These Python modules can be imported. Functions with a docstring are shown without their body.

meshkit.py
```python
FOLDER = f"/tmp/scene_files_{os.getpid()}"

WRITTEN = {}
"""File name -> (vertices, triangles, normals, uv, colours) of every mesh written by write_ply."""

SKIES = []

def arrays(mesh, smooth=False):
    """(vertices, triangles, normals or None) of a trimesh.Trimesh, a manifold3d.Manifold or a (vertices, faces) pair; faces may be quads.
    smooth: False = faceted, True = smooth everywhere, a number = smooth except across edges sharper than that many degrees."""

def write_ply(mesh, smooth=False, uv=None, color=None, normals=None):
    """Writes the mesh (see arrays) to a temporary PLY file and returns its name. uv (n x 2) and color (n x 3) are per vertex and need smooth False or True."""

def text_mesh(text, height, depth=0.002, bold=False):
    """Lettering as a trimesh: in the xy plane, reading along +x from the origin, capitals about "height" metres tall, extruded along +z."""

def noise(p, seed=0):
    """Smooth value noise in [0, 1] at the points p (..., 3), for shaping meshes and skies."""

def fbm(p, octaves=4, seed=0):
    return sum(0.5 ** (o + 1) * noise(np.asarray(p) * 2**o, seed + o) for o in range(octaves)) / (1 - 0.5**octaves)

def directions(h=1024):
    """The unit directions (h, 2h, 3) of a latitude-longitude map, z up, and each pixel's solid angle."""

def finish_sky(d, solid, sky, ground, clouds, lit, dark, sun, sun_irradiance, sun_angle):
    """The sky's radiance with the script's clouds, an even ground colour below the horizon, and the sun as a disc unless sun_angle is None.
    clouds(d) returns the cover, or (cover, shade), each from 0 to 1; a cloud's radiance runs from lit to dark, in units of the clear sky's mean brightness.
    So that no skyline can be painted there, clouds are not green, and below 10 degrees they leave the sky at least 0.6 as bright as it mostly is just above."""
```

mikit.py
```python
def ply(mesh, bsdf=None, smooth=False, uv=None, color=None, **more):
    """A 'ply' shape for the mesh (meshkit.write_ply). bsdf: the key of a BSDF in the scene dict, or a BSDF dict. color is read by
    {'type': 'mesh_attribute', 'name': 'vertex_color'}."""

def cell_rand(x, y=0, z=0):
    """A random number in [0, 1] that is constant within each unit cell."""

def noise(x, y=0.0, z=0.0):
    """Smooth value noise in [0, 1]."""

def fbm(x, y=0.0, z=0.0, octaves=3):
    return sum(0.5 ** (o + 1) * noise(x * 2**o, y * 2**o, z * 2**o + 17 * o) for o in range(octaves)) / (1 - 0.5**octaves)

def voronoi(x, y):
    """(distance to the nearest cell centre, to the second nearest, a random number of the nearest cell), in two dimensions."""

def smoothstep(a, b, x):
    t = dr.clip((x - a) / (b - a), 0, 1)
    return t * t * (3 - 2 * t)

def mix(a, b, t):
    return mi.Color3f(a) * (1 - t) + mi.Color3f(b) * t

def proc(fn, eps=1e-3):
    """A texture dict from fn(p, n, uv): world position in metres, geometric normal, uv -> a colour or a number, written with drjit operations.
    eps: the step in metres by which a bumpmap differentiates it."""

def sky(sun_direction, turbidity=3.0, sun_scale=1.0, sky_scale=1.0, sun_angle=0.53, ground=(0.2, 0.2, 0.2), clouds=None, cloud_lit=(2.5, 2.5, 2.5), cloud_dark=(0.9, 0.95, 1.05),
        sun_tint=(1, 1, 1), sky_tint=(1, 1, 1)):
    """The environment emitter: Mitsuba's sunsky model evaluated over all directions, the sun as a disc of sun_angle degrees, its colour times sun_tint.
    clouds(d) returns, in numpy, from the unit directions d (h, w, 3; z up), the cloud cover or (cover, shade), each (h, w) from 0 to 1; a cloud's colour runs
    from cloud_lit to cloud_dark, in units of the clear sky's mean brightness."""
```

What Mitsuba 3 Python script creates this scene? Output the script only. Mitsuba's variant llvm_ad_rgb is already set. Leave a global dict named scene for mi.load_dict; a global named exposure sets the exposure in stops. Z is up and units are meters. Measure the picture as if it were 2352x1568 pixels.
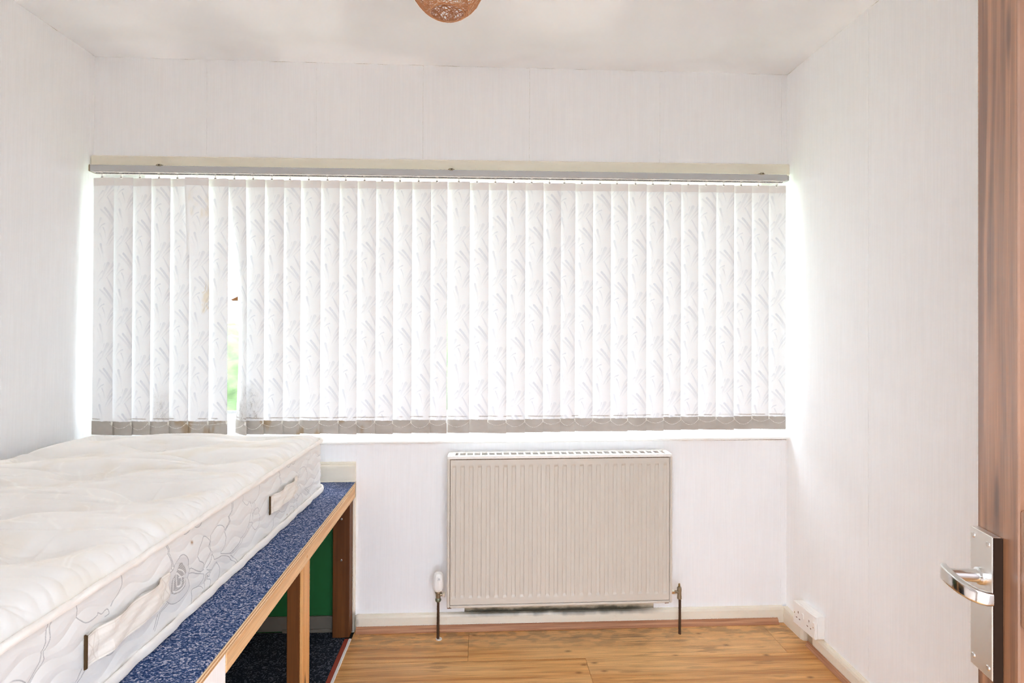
import math, random
import numpy as np, trimesh, mitsuba as mi, drjit as dr
import manifold3d as m3
from shapely.geometry import Polygon
from scipy.spatial import cKDTree
import mikit, meshkit
from mikit import proc, noise, fbm, voronoi, cell_rand, smoothstep, mix, ply

T = mi.ScalarTransform4f
scene, labels = {}, {}
rng = random.Random(7)

# ------------------------------------------------------------------ camera, sky, exposure
EYE = 1.255
F_PX, YAW, PITCH, ROLL, CY = 1330.0, 0.0506, 0.0053, 0.0038, 734.7
_f = np.array([math.sin(YAW) * math.cos(PITCH), math.cos(YAW) * math.cos(PITCH), math.sin(PITCH)])
_r = np.array([math.cos(YAW), -math.sin(YAW), 0.0])
_u = np.cross(_r, _f)
_up = -_r * math.sin(ROLL) + _u * math.cos(ROLL)
scene['camera'] = {'type': 'perspective', 'fov_axis': 'x', 'fov': 2 * math.degrees(math.atan(1176 / F_PX)), 'near_clip': 0.02, 'far_clip': 200.0,
    'principal_point_offset_y': (784 - CY) / 1568,
    'to_world': T().look_at(origin=[0, 0, EYE], target=(np.array([0, 0, EYE]) + _f).tolist(), up=_up.tolist())}
exposure = 5.75
VANE_TRANS = .135
DOORWAY = (-.38, .615, 2.05)                                        # left, right, top of the camera doorway; opening sized for added sky fill
scene['sky'] = mikit.sky((0.3, -0.5, 0.8), turbidity=4.0, sun_scale=0.0, sky_scale=1.0, ground=(0.42, 0.41, 0.39),
    clouds=lambda d: np.full(d.shape[:2], 1.0), cloud_lit=(.90, 1.0, 1.14), cloud_dark=(.90, 1, 1.14))

# ------------------------------------------------------------------ helpers
def srgb(r, g, b):
    return [(x / 255 / 12.92 if x / 255 <= .04045 else ((x / 255 + .055) / 1.055) ** 2.4) for x in (r, g, b)]

def key_for(name):
    if name not in scene and not any(k.startswith(name + '__') for k in scene):
        return name
    i = 1
    while True:
        k = f'{name}_{i:03d}'
        if k not in scene and not any(q.startswith(k + '__') for q in scene):
            return k
        i += 1

def obj(name, mesh, bsdf, parent=None, smooth=False, label=None, uv=None, color=None, raw=None):
    k = key_for((parent + '__' if parent else '') + name)
    scene[k] = raw if raw is not None else ply(mesh, bsdf, smooth, uv=uv, color=color)
    if label:
        labels.setdefault(k, {})['label'] = label
    return k

def tag(k, label, category=None, group=None, kind=None):
    labels[k] = {'label': label}
    if category: labels[k]['category'] = category
    if group: labels[k]['group'] = group
    if kind: labels[k]['kind'] = kind
    return k

def cbox(x0, x1, y0, y1, z0, z1, c=0.002):
    """A box with chamfered edges."""
    lo, hi = np.array([x0, y0, z0], float), np.array([x1, y1, z1], float)
    c = min(c, *(0.45 * (hi - lo)))
    if c <= 0:
        return trimesh.creation.box(bounds=[lo, hi])
    P = []
    for s in np.ndindex(2, 2, 2):
        q = np.where(s, hi, lo); d = np.where(s, -1, 1) * c
        for a in range(3):
            p = q + d; p[a] = q[a]
            P.append(p)
    return trimesh.Trimesh(*_hull(np.array(P)), process=False)

def _hull(P):
    h = m3.Manifold.hull_points(P.astype(np.float32)).to_mesh()
    return h.vert_properties[:, :3], h.tri_verts

def hull(P):
    return trimesh.Trimesh(*_hull(np.asarray(P)), process=False)

def cat(*ms):
    ms = ms[0] if len(ms) == 1 and isinstance(ms[0], list) else ms
    return trimesh.util.concatenate(list(ms))

def prism(profile, axis, a, b):
    """Extrude a closed profile; axis 'x': profile is (y, z); 'y': (x, z); 'z': (x, y)."""
    m = trimesh.creation.extrude_polygon(Polygon(profile), b - a, engine='earcut')
    v = m.vertices.copy()
    if axis == 'x': w = np.c_[v[:, 2] + a, v[:, 0], v[:, 1]]
    elif axis == 'y': w = np.c_[v[:, 0], v[:, 2] + a, v[:, 1]]
    else: w = np.c_[v[:, 0], v[:, 1], v[:, 2] + a]
    m = trimesh.Trimesh(w, m.faces, process=False)
    trimesh.repair.fix_normals(m)
    return m

def lathe(prof, n=24, axis_at=(0, 0, 0), direction=(0, 0, 1)):
    """Revolve (radius, height) pairs about a direction."""
    prof = np.array(prof, float)
    a = np.arange(n) * 2 * np.pi / n
    v = np.concatenate([np.c_[r * np.cos(a), r * np.sin(a), np.full(n, z)] for r, z in prof])
    f = []
    for i in range(len(prof) - 1):
        for j in range(n):
            p, q = i * n + j, i * n + (j + 1) % n
            f += [[p, q, q + n], [p, q + n, p + n]]
    v = np.vstack([v, [[0, 0, prof[0, 1]], [0, 0, prof[-1, 1]]]])
    for j in range(n):
        f += [[len(v) - 2, (j + 1) % n, j], [len(v) - 1, (len(prof) - 1) * n + j, (len(prof) - 1) * n + (j + 1) % n]]
    d = np.array(direction, float) / np.linalg.norm(direction)
    x = np.cross([0, 1, 0] if abs(d[1]) < .9 else [1, 0, 0], d); x /= np.linalg.norm(x)
    y = np.cross(d, x)
    w = v[:, :1] * x + v[:, 1:2] * y + v[:, 2:] * d + np.array(axis_at)
    return trimesh.Trimesh(w, np.array(f), process=False)

def tube(P, r, sides=8, closed=False):
    P = np.array(P, float); n = len(P)
    t = np.roll(P, -1, 0) - np.roll(P, 1, 0) if closed else np.gradient(P, axis=0)
    t /= np.linalg.norm(t, axis=1, keepdims=True) + 1e-12
    a = np.cross(t[0], [0, 0, 1] if abs(t[0, 2]) < .9 else [1, 0, 0]); a /= np.linalg.norm(a)
    A = []
    for k in range(n):
        a = a - t[k] * (a @ t[k]); a /= np.linalg.norm(a); A.append(a)
    A = np.array(A); B = np.cross(t, A)
    ang = np.arange(sides) * 2 * np.pi / sides
    r = np.broadcast_to(r, (n,))
    v = (P[:, None] + r[:, None, None] * (np.cos(ang)[None, :, None] * A[:, None] + np.sin(ang)[None, :, None] * B[:, None])).reshape(-1, 3)
    f = []
    for i in range(n if closed else n - 1):
        for j in range(sides):
            p, q = i * sides + j, i * sides + (j + 1) % sides
            p2, q2 = ((i + 1) % n) * sides + j, ((i + 1) % n) * sides + (j + 1) % sides
            f += [[p, q, q2], [p, q2, p2]]
    if not closed:
        v = np.vstack([v, P[:1], P[-1:]])
        for j in range(sides):
            f += [[len(v) - 2, (j + 1) % sides, j], [len(v) - 1, (n - 1) * sides + j, (n - 1) * sides + (j + 1) % sides]]
    return trimesh.Trimesh(v, np.array(f), process=False)

def grid(fn, us, vs):
    """A sheet (P(u, v) -> 3) and its uv."""
    U, V = np.meshgrid(us, vs, indexing='ij')
    P = fn(U, V)
    nu, nv = U.shape
    i, j = np.meshgrid(np.arange(nu - 1), np.arange(nv - 1), indexing='ij')
    a = (i * nv + j).ravel(); b = a + nv; c = b + 1; d = a + 1
    F = np.vstack([np.c_[a, b, c], np.c_[a, c, d]])
    return trimesh.Trimesh(P.reshape(-1, 3), F, process=False), np.c_[U.ravel(), V.ravel()]

def bspl(p0, p1, p2, n=10):
    t = np.linspace(0, 1, n)[:, None]
    return (1 - t) ** 2 * np.array(p0) + 2 * t * (1 - t) * np.array(p1) + t * t * np.array(p2)

def two(b):
    return {'type': 'twosided', 'bsdf': b}

def plain(name, rgb, rough=0.6, spec=0.3, metallic=0.0, clearcoat=0.0):
    scene[name] = two({'type': 'principled', 'base_color': {'type': 'rgb', 'value': rgb}, 'roughness': rough, 'specular': spec, 'metallic': metallic, 'clearcoat': clearcoat})
    return name

def textured(name, fn, rough=0.6, spec=0.3, bump=None, scale=0.001, eps=1e-3, rough_fn=None):
    b = {'type': 'principled', 'base_color': proc(fn), 'roughness': proc(rough_fn) if rough_fn else rough, 'specular': spec}
    if bump is not None:
        b = {'type': 'bumpmap', 'arbitrary': proc(bump, eps), 'scale': scale, 'bsdf': b}
    scene[name] = two(b)
    return name

# ------------------------------------------------------------------ materials
def f_paper(p, n, uv):
    h = dr.select(dr.abs(n.x) > .6, p.y, p.x)
    s = noise(h * 420., p.z * 9.) * .6 + noise(h * 900. + 31, p.z * 22.) * .4
    big = fbm(h * 2.1, p.z * 2.0, 5.)
    return mix((.885, .879, .873), (.91, .906, .902), smoothstep(.25, .75, s)) * (.98 + .03 * big)
def b_paper(p, n, uv):
    h = dr.select(dr.abs(n.x) > .6, p.y, p.x)
    return noise(h * 420., p.z * 9.) * .7 + noise(h * 900. + 31, p.z * 22.) * .3
textured('wallpaper', f_paper, .75, .2, b_paper, .0006, 6e-4)

def f_plaster(p, n, uv):
    base = mix((.42, .35, .26), (.66, .57, .42), fbm(p.x * 22., p.y * 22., p.z * 40.))
    low = smoothstep(.084, .068, p.z + .014 * (fbm(p.x * 40., p.z * 60.) - .5))
    span = smoothstep(-.22, -.02, p.x) * smoothstep(.8, .6, p.x)
    return mix(base, (.035, .035, .022), low * span * .9)
textured('bare_plaster', f_plaster, .9, .1)

def comb(p):
    f1, f2, r = voronoi(p.x * 4.2 + 1.7, p.y * 4.2 + .4)
    a = r * 6.2832
    ox, oy = dr.cos(a) * .25, dr.sin(a) * .25
    d = dr.sqrt(dr.square(p.x * .6 + ox - dr.floor(p.x * 2.) * .3) + dr.square(p.y * .6 + oy - dr.floor(p.y * 2.) * .3))
    lines = .5 + .5 * dr.sin(dr.select(r > .45, d * 1500., (p.x * dr.cos(a) + p.y * dr.sin(a)) * 820.))
    fade = smoothstep(.2, .55, noise(p.x * 3.1 + 9, p.y * 3.7))
    return lines * fade + smoothstep(.03, .0, f2 - f1) * .5
def f_ceil(p, n, uv):
    s = smoothstep(.5, .8, fbm(p.x * 3., p.y * 5.)) * smoothstep(1.5, 2.4, p.y)  # grimy smear, deepened near the window to put shade into the colour
    return mix((.93, .926, .918), (.87, .86, .845), s * .8)
textured('ceiling_paint', f_ceil, .8, .15, lambda p, n, uv: comb(p), .0024, 8e-4)

# laminate: rows run along x
ROW, ROW0, PLANK, JOINT0 = 0.195, 2.358, 1.22, -0.05
def f_lam(p, n, uv):
    row = dr.floor((ROW0 - p.y) / ROW)
    q = (p.x - JOINT0 - .44 * row) / PLANK
    k = dr.floor(q)
    r = cell_rand(row + 3, k + 50, 1)
    u, v = p.x + r * 37., p.y + r * 11.
    g = fbm(u * 3.0, v * 55., r * 9, 4)
    fine = noise(u * 14., v * 420.)
    base = mix((.50, .215, .060), (.74, .405, .150), smoothstep(.25, .75, g))
    base = mix(base, (.80, .50, .23), smoothstep(.55, .9, noise(u * 1.6, v * 14.)) * .5)
    dark = smoothstep(.50, .78, fbm(u * 11., v * 75. + 7, 3., 4)) * smoothstep(.4, .7, fbm(u * 3.2 + 5, v * 9.))
    base = mix(base, (.24, .105, .038), dark * .5)
    f1, f2, w = voronoi(u * 3.6, v * 7.)
    knot = smoothstep(.075, .0, f1) * smoothstep(.55, .6, w)
    base = mix(base, (.22, .085, .028), knot * .75)
    dust = smoothstep(.42, .7, fbm(p.x * 24., p.y * 60., 1., 4)) * smoothstep(2.17, 2.34, p.y)
    base = mix(base, (.22, .15, .09), dust * .45)
    return base * (.80 + .28 * fine) * (.93 + .14 * r)
textured('laminate', f_lam, .42, .4, lambda p, n, uv: noise(p.x * 12., p.y * 380.), .0002, 6e-4)

def wood(name, a, b, along, freq=(3., 70.), rough=.5, spec=.35, knots=False, dark=(.05, .02, .01)):
    def fn(p, n, uv):
        c = [p.x, p.y, p.z]
        u = c[along]; o = [c[i] for i in range(3) if i != along]
        g = fbm(u * freq[0], o[0] * freq[1], o[1] * freq[1], 3)
        fine = noise(u * 18., o[0] * 500., o[1] * 500.)
        base = mix(a, b, smoothstep(.2, .8, g)) * (.86 + .24 * fine)
        if knots:
            f1, f2, w = voronoi(u * 2.1 + 4, (o[0] + o[1]) * 9.)
            base = mix(base, dark, smoothstep(.12, .03, f1) * smoothstep(.35, .4, w) * .8)
        return base
    return textured(name, fn, rough, spec)
wood('pine_rail', (.66, .37, .17), (.80, .53, .29), 1, rough=.5)
wood('pine_post', (.62, .29, .095), (.74, .40, .16), 2, (2., 60.), .5, knots=True)
wood('shaded_post', (.092, .028, .005), (.14, .047, .009), 2, (2., 60.), .5, knots=True)  # post wood with the alcove shade put into its colour
wood('scotia_wood', (.36, .155, .075), (.52, .27, .15), 0, (5., 160.), .55)
wood('scotia_wood_right', (.36, .155, .075), (.56, .31, .18), 1, (5., 160.), .55)
def f_plywood(p, n, uv):
    layer = dr.floor((p.z + .0012 * (noise(p.y * 9., 1.) - .5)) / .0042)
    g = noise(p.y * 40., p.z * 900.)
    c = dr.select(cell_rand(layer, 4) > .55, noise(p.y * 25., layer) * .2, .75 + .25 * g)
    return mix((.46, .235, .10), (.84, .66, .43), c)
textured('plywood', f_plywood, .6, .25)

def carpet_fn(bright):
    def fn(p, n, uv):
        wob = noise(p.x * 60., p.y * 60.) * 1.2
        s = noise(p.x * 270. + wob, p.y * 380.) * .55 + noise(p.x * 560. + 7, p.y * 720.) * .45
        c = mix((.013, .028, .090), (.062, .098, .205), smoothstep(.25, .5, s))
        c = mix(c, (.43, .42, .50), smoothstep(.51, .76, s))
        blotch = smoothstep(.62, .8, fbm(p.x * 9. + 2, p.y * 9.))
        return mix(c, (.02, .03, .06), blotch * .35) * bright
    return fn
def b_carpet(p, n, uv):
    return noise(p.x * 300., p.y * 340.) + .5 * noise(p.x * 800., p.y * 800.)
textured('blue_carpet', carpet_fn(1.0), .95, .05, b_carpet, .0012, 6e-4)
def f_darkcarpet(p, n, uv):
    s = noise(p.x * 240., p.y * 300.)
    return mix((.012, .016, .024), (.10, .105, .125), smoothstep(.55, .85, s))
textured('navy_carpet', f_darkcarpet, .95, .05)

def f_cream(p, n, uv):
    g = fbm(p.x * 7., p.y * 7., p.z * 30.)
    base = mix((.74, .67, .54), (.83, .77, .65), g)
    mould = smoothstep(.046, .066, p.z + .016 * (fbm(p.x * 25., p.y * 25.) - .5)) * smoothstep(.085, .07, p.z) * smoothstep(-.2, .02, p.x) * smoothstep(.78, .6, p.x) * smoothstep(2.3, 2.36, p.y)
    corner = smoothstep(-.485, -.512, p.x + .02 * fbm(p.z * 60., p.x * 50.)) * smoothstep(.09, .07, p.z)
    speck = smoothstep(.72, .8, noise(p.x * 160., p.z * 160., p.y * 160.))
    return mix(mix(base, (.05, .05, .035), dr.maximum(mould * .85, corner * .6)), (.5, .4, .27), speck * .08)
textured('cream_paint', f_cream, .35, .45)
plain('white_gloss', (.88, .87, .83), .25, .5)
plain('white_upvc', (.86, .87, .88), .3, .5)
plain('white_plastic', (.86, .84, .80), .35, .5)
plain('off_white_plastic', (.80, .77, .70), .4, .5)
plain('rail_grey', (.47, .47, .46), .38, .5)
plain('dark_slot', (.10, .105, .11), .5, .3)
plain('black_hole', (.02, .018, .015), .8, .1)
plain('brown_hole', (.16, .07, .03), .8, .1)
plain('chrome', (.80, .79, .77), .14, .5, 1.0)
plain('aged_chrome', (.90, .885, .86), .34, .5, 1.0)
plain('edge_reflection', (.03, .016, .010), .7, .05, 0.0)  # dark reflection on the chrome plate edge, painted as a base colour
plain('hem_cloth', (.80, .765, .735), .85, .1)
plain('brass', (.42, .30, .13), .35, .5, .9)
plain('dull_brass', (.36, .31, .22), .4, .5, .8)
plain('verdigris', (.20, .22, .15), .45, .4, .7)
plain('dark_copper', (.055, .028, .014), .4, .5, .2)
plain('steel_screw', (.5, .5, .48), .35, .5, .9)
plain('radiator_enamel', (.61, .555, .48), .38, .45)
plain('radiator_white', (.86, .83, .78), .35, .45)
plain('radiator_gap', (.30, .22, .15), .8, .1)
plain('green_paint', (.017, .13, .036), .55, .3)
plain('grimy_skirting', (.17, .15, .12), .8, .2)
plain('red_strip', (.30, .055, .03), .6, .3)
plain('white_strip', (.72, .70, .66), .6, .3)
plain('mattress_tape', (.86, .82, .76), .85, .1)
plain('mattress_dark', (.075, .045, .02), .9, .1)
plain('handle_cloth', (.80, .755, .69), .85, .1)
plain('tuft_cotton', (.78, .72, .62), .9, .1)
plain('white_flex', (.82, .80, .76), .5, .3)
plain('dark_soil', (.04, .035, .03), .95, .0)

# ------------------------------------------------------------------ the room
CEIL, YW, YB = 2.317, 2.40, -0.45
def xr(z): return 1.292
def xl(z): return -1.557 - .0115 * (2.3 - z)
SLOPE = .005                                                       # window lines rise a little to the right

def sheared(x0f, x1f, y0, y1, z0, z1):
    v = np.array([[f(z), y, z] for f in (x0f, x1f) for y in (y0, y1) for z in (z0, z1)], float)
    return hull(v)

tag(obj('floor', trimesh.creation.box(bounds=[[-1.75, YB, -.2], [1.5, 2.6, -.012]]), 'dark_soil'), 'the bedroom floor, orange-brown wood-effect planks', kind='structure')
row = 0
while ROW0 - row * ROW > YB:
    y1 = ROW0 - row * ROW; y0 = max(y1 - ROW, YB)
    j = JOINT0 + .44 * row
    j -= math.ceil((j + .52) / PLANK) * PLANK
    x = j
    while x < 1.30:
        a, b = max(x, -.515), min(x + PLANK, 1.292)
        if b - a > .02:
            obj('plank', cbox(a + .0004, b - .0004, y0 + .0004, y1 - .0004, -.012, 0, .0006), 'laminate', 'floor')
        x += PLANK
    row += 1
obj('plank', cbox(-.515, 1.292, ROW0 + .0004, 2.399, -.012, 0, .0006), 'laminate', 'floor')

tag(obj('ceiling', trimesh.creation.box(bounds=[[-1.75, YB, CEIL], [1.5, 2.6, CEIL + .15]]), 'ceiling_paint'), 'white ceiling with combed swirl plaster texture', kind='structure')

SILL_B, HEAD = .764, 1.90
tag(obj('wall_window', cat(trimesh.creation.box(bounds=[[-1.75, YW, -.01], [1.5, YW + .15, SILL_B]]), trimesh.creation.box(bounds=[[-1.75, YW, HEAD], [1.5, YW + .15, CEIL + .02]])), 'bare_plaster'),
    'window wall in off-white ribbed wallpaper above and below the wide window', kind='structure')
tag(obj('wall_left', sheared(lambda z: xl(z) - .15, xl, YB, YW + .15, -.01, CEIL + .02), 'bare_plaster'), 'left wall in off-white ribbed wallpaper beside the mattress', kind='structure')
tag(obj('wall_right', sheared(xr, lambda z: xr(z) + .15, YB, YW + .15, -.01, CEIL + .02), 'bare_plaster'), 'right wall in off-white ribbed wallpaper behind the open door', kind='structure')

def paper_strip(parent, P, a, b, z0, z1, face, ragged=.003, seed=0, gap=.00012):
    """One drop of wallpaper: P(h, z, d) -> point; its top edge is uneven and leaves a fine crack under the ceiling."""
    r = np.random.RandomState(seed)
    hs = np.linspace(a + gap, b - gap, 14)
    top = z1 - ragged * np.clip(r.rand(14) * 1.6 - .8, 0, 1)
    outer = [P(h, z0, .0008) for h in hs] + [P(h, t, .0008) for h, t in zip(hs, top)]
    inner = [P(h, z0, 0) for h in hs] + [P(h, t, 0) for h, t in zip(hs, top)]
    v = np.array(outer + inner); n = 14; f = []
    for i in range(n - 1):
        f += [[i, i + 1, n + i + 1], [i, n + i + 1, n + i]]
        f += [[n + i, n + i + 1, 3 * n + i + 1], [n + i, 3 * n + i + 1, 3 * n + i], [2 * n + i, i + 1, i], [2 * n + i, 2 * n + i + 1, i + 1]]
    f += [[0, n, 3 * n], [0, 3 * n, 2 * n], [n - 1, 2 * n - 1 + 2 * n, 2 * n - 1], [n - 1, 3 * n - 1, 4 * n - 1]]
    m = trimesh.Trimesh(v, np.array(f), process=False)
    obj('wallpaper', m, 'wallpaper', parent)

PW = lambda h, z, d: [h, YW - d, z]
PL = lambda h, z, d: [xl(z) + d, h, z]
PR = lambda h, z, d: [xr(z) - d, h, z]
e = [-1.562, -1.119, -.682, -.249, .191, .741, 1.266, 1.2914]
for i in range(7):
    paper_strip('wall_window', PW, e[i], e[i + 1], HEAD - .005, CEIL, 0, .0022, 10 + i, .0002)
e = [-.514, -.07, .72, 1.266, 1.2914]
for i, zb in enumerate((.062, .122, .062, .058)):
    paper_strip('wall_window', PW, e[i], e[i + 1], zb, SILL_B, 0, .002, 20 + i)
paper_strip('wall_window', PW, -1.57, -.514, .66, SILL_B, 0, .002, 30)
e = [2.474, 2.37, 1.87, 1.34, .81, .28, -.25, YB]
for i in range(7):
    paper_strip('wall_left', PL, e[i + 1], e[i], .6, CEIL, 0, .003, 40 + i)
e = [2.474, 1.878, 1.35, .82, .29, -.24, YB]
for i in range(6):
    paper_strip('wall_right', PR, e[i + 1], e[i], .05, CEIL, 0, .004, 60 + i, .0004 if i < 2 else .0001)

# skirting boards and beading
def skirt_profile(y, z1, t=.016):
    return [(y, 0), (y, z1), (y - t * .45, z1), (y - t * .8, z1 - .004), (y - t, z1 - .012), (y - t, 0)]
def skirt_x(x0, x1, z1=.066):
    return prism([(a, b) for a, b in skirt_profile(YW - .001, z1)], 'x', x0, x1)
tag(obj('baseboard_window', skirt_x(-.508, 1.270), 'cream_paint'), 'cream skirting board under the radiator, mouldy along its top', kind='structure')
def skirt_r(y0, y1, z1=.064, t=.018, nose=False):
    m = prism([(1.2915, 0), (1.2915, z1), (1.2915 - t * .45, z1), (1.2915 - t * .8, z1 - .004), (1.2915 - t, z1 - .012), (1.2915 - t, 0)], 'y', y0, y1)
    return m
tag(obj('baseboard_right', skirt_r(YB, 2.175), 'cream_paint'), 'cream skirting board along the right wall', kind='structure')
corner = hull([[1.2915 - .020 * s, 2.392 - .012 * c, z] for s in (0, 1) for c in (0,) for z in (0, .064)] + [[1.2915 - .022, 2.385, 0], [1.2915 - .022, 2.385, .05], [1.2915 - .018, 2.385, .062]] +
              [[1.2915 - d, y, z] for d, y in ((0, 2.24), (.014, 2.243), (.021, 2.256)) for z in (0, .056)])
obj('offcut', corner, 'cream_paint', 'baseboard_right')
tag(obj('trim_1', prism([(2.3845, 0), (2.3845, .022), (2.380, .022), (2.374, .015), (2.368, .006), (2.3655, .004), (2.3655, 0)], 'x', -.507, 1.243), 'scotia_wood'), 'brown wood beading along the foot of the window-wall skirting', kind='structure')
tag(obj('trim_2', prism([(1.2725, 0), (1.2725, .021), (1.2705, .021), (1.2675, .014), (1.264, .006), (1.2625, .004), (1.2625, 0)], 'y', YB, 2.205), 'scotia_wood_right'), 'brown wood beading along the foot of the right-hand skirting', kind='structure')
tag(obj('trim_3', cbox(-.524, -.514, .2, 2.33, -.004, .004, .001), 'white_strip'), 'chipped red and white edge strip between the planks and the dark carpet', kind='structure')
obj('red_edge', cbox(-.541, -.5245, .2, 2.33, -.004, .0035, .001), 'red_strip', 'trim_3')

# window head board, sill, frame
def sloped(m, x0=-.2):
    m.vertices[:, 2] += SLOPE * (m.vertices[:, 0] - x0)
    return m
head = sloped(prism([(YW + .02, 1.874), (YW + .02, 1.923), (2.384, 1.923), (2.379, 1.919), (2.378, 1.880), (2.382, 1.875)], 'x', -1.556, 1.291))
tag(obj('trim_4', head, 'cream_paint'), 'cream timber head board across the top of the window', kind='structure')
sill = sloped(prism([(2.549, SILL_B), (2.549, .783), (2.380, .782), (2.374, .780), (2.371, .775), (2.3715, .770), (2.375, .766), (2.382, SILL_B)], 'x', -1.566, 1.299), .16)
tag(obj('window_sill', sill, 'white_gloss'), 'white gloss window sill under the vertical blind', kind='structure')

WY0, WY1 = 2.475, 2.535
tag(obj('window_1', cat(cbox(-1.60, 1.36, WY0, WY1, .775, .876, .004), cbox(-1.60, 1.36, WY0, WY1, 1.872, 1.91, .004), cbox(-1.60, -1.40, WY0, WY1, .83, 1.88, .004), cbox(1.215, 1.36, WY0, WY1, .83, 1.87, .004),
                        cbox(-.99, -.935, WY0, WY1, .83, 1.87, .004)), 'white_upvc'), 'wide white framed window behind the blind', kind='structure')
scene['pane_glass'] = {'type': 'thindielectric', 'int_ior': 1.5}
def pane(x0, x1, z0, z1, y):
    return trimesh.Trimesh([[x0, y, z0], [x1, y, z0], [x1, y, z1], [x0, y, z1]], [[0, 1, 2], [0, 2, 3]], process=False)
obj('pane', pane(-1.40, -.99, .876, 1.872, 2.505), 'pane_glass', 'window_1')
obj('pane', pane(-.935, 1.215, .876, 1.872, 2.505), 'pane_glass', 'window_1')
for a, b in ((-1.40, -.99), (-.935, 1.215)):
    obj('gasket', cbox(a, b, WY0 - .002, WY0 + .004, .874, .885, .001), 'rail_grey', 'window_1')
hd = obj('handle', cat(cbox(-1.026, -1.008, WY0 - .024, WY0 - .008, 1.245, 1.345, .004), cbox(-1.026, -.985, WY0 - .012, WY0 + .002, 1.31, 1.35, .003)), 'off_white_plastic', 'window_1')
obj('lever_tip', hull([[-1.038, WY0 - .03, 1.347], [-1.008, WY0 - .03, 1.362], [-1.008, WY0 - .03, 1.349], [-1.034, WY0 - .02, 1.343], [-1.008, WY0 - .02, 1.362], [-1.008, WY0 - .02, 1.345]]), 'brown_hole', hd)

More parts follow.
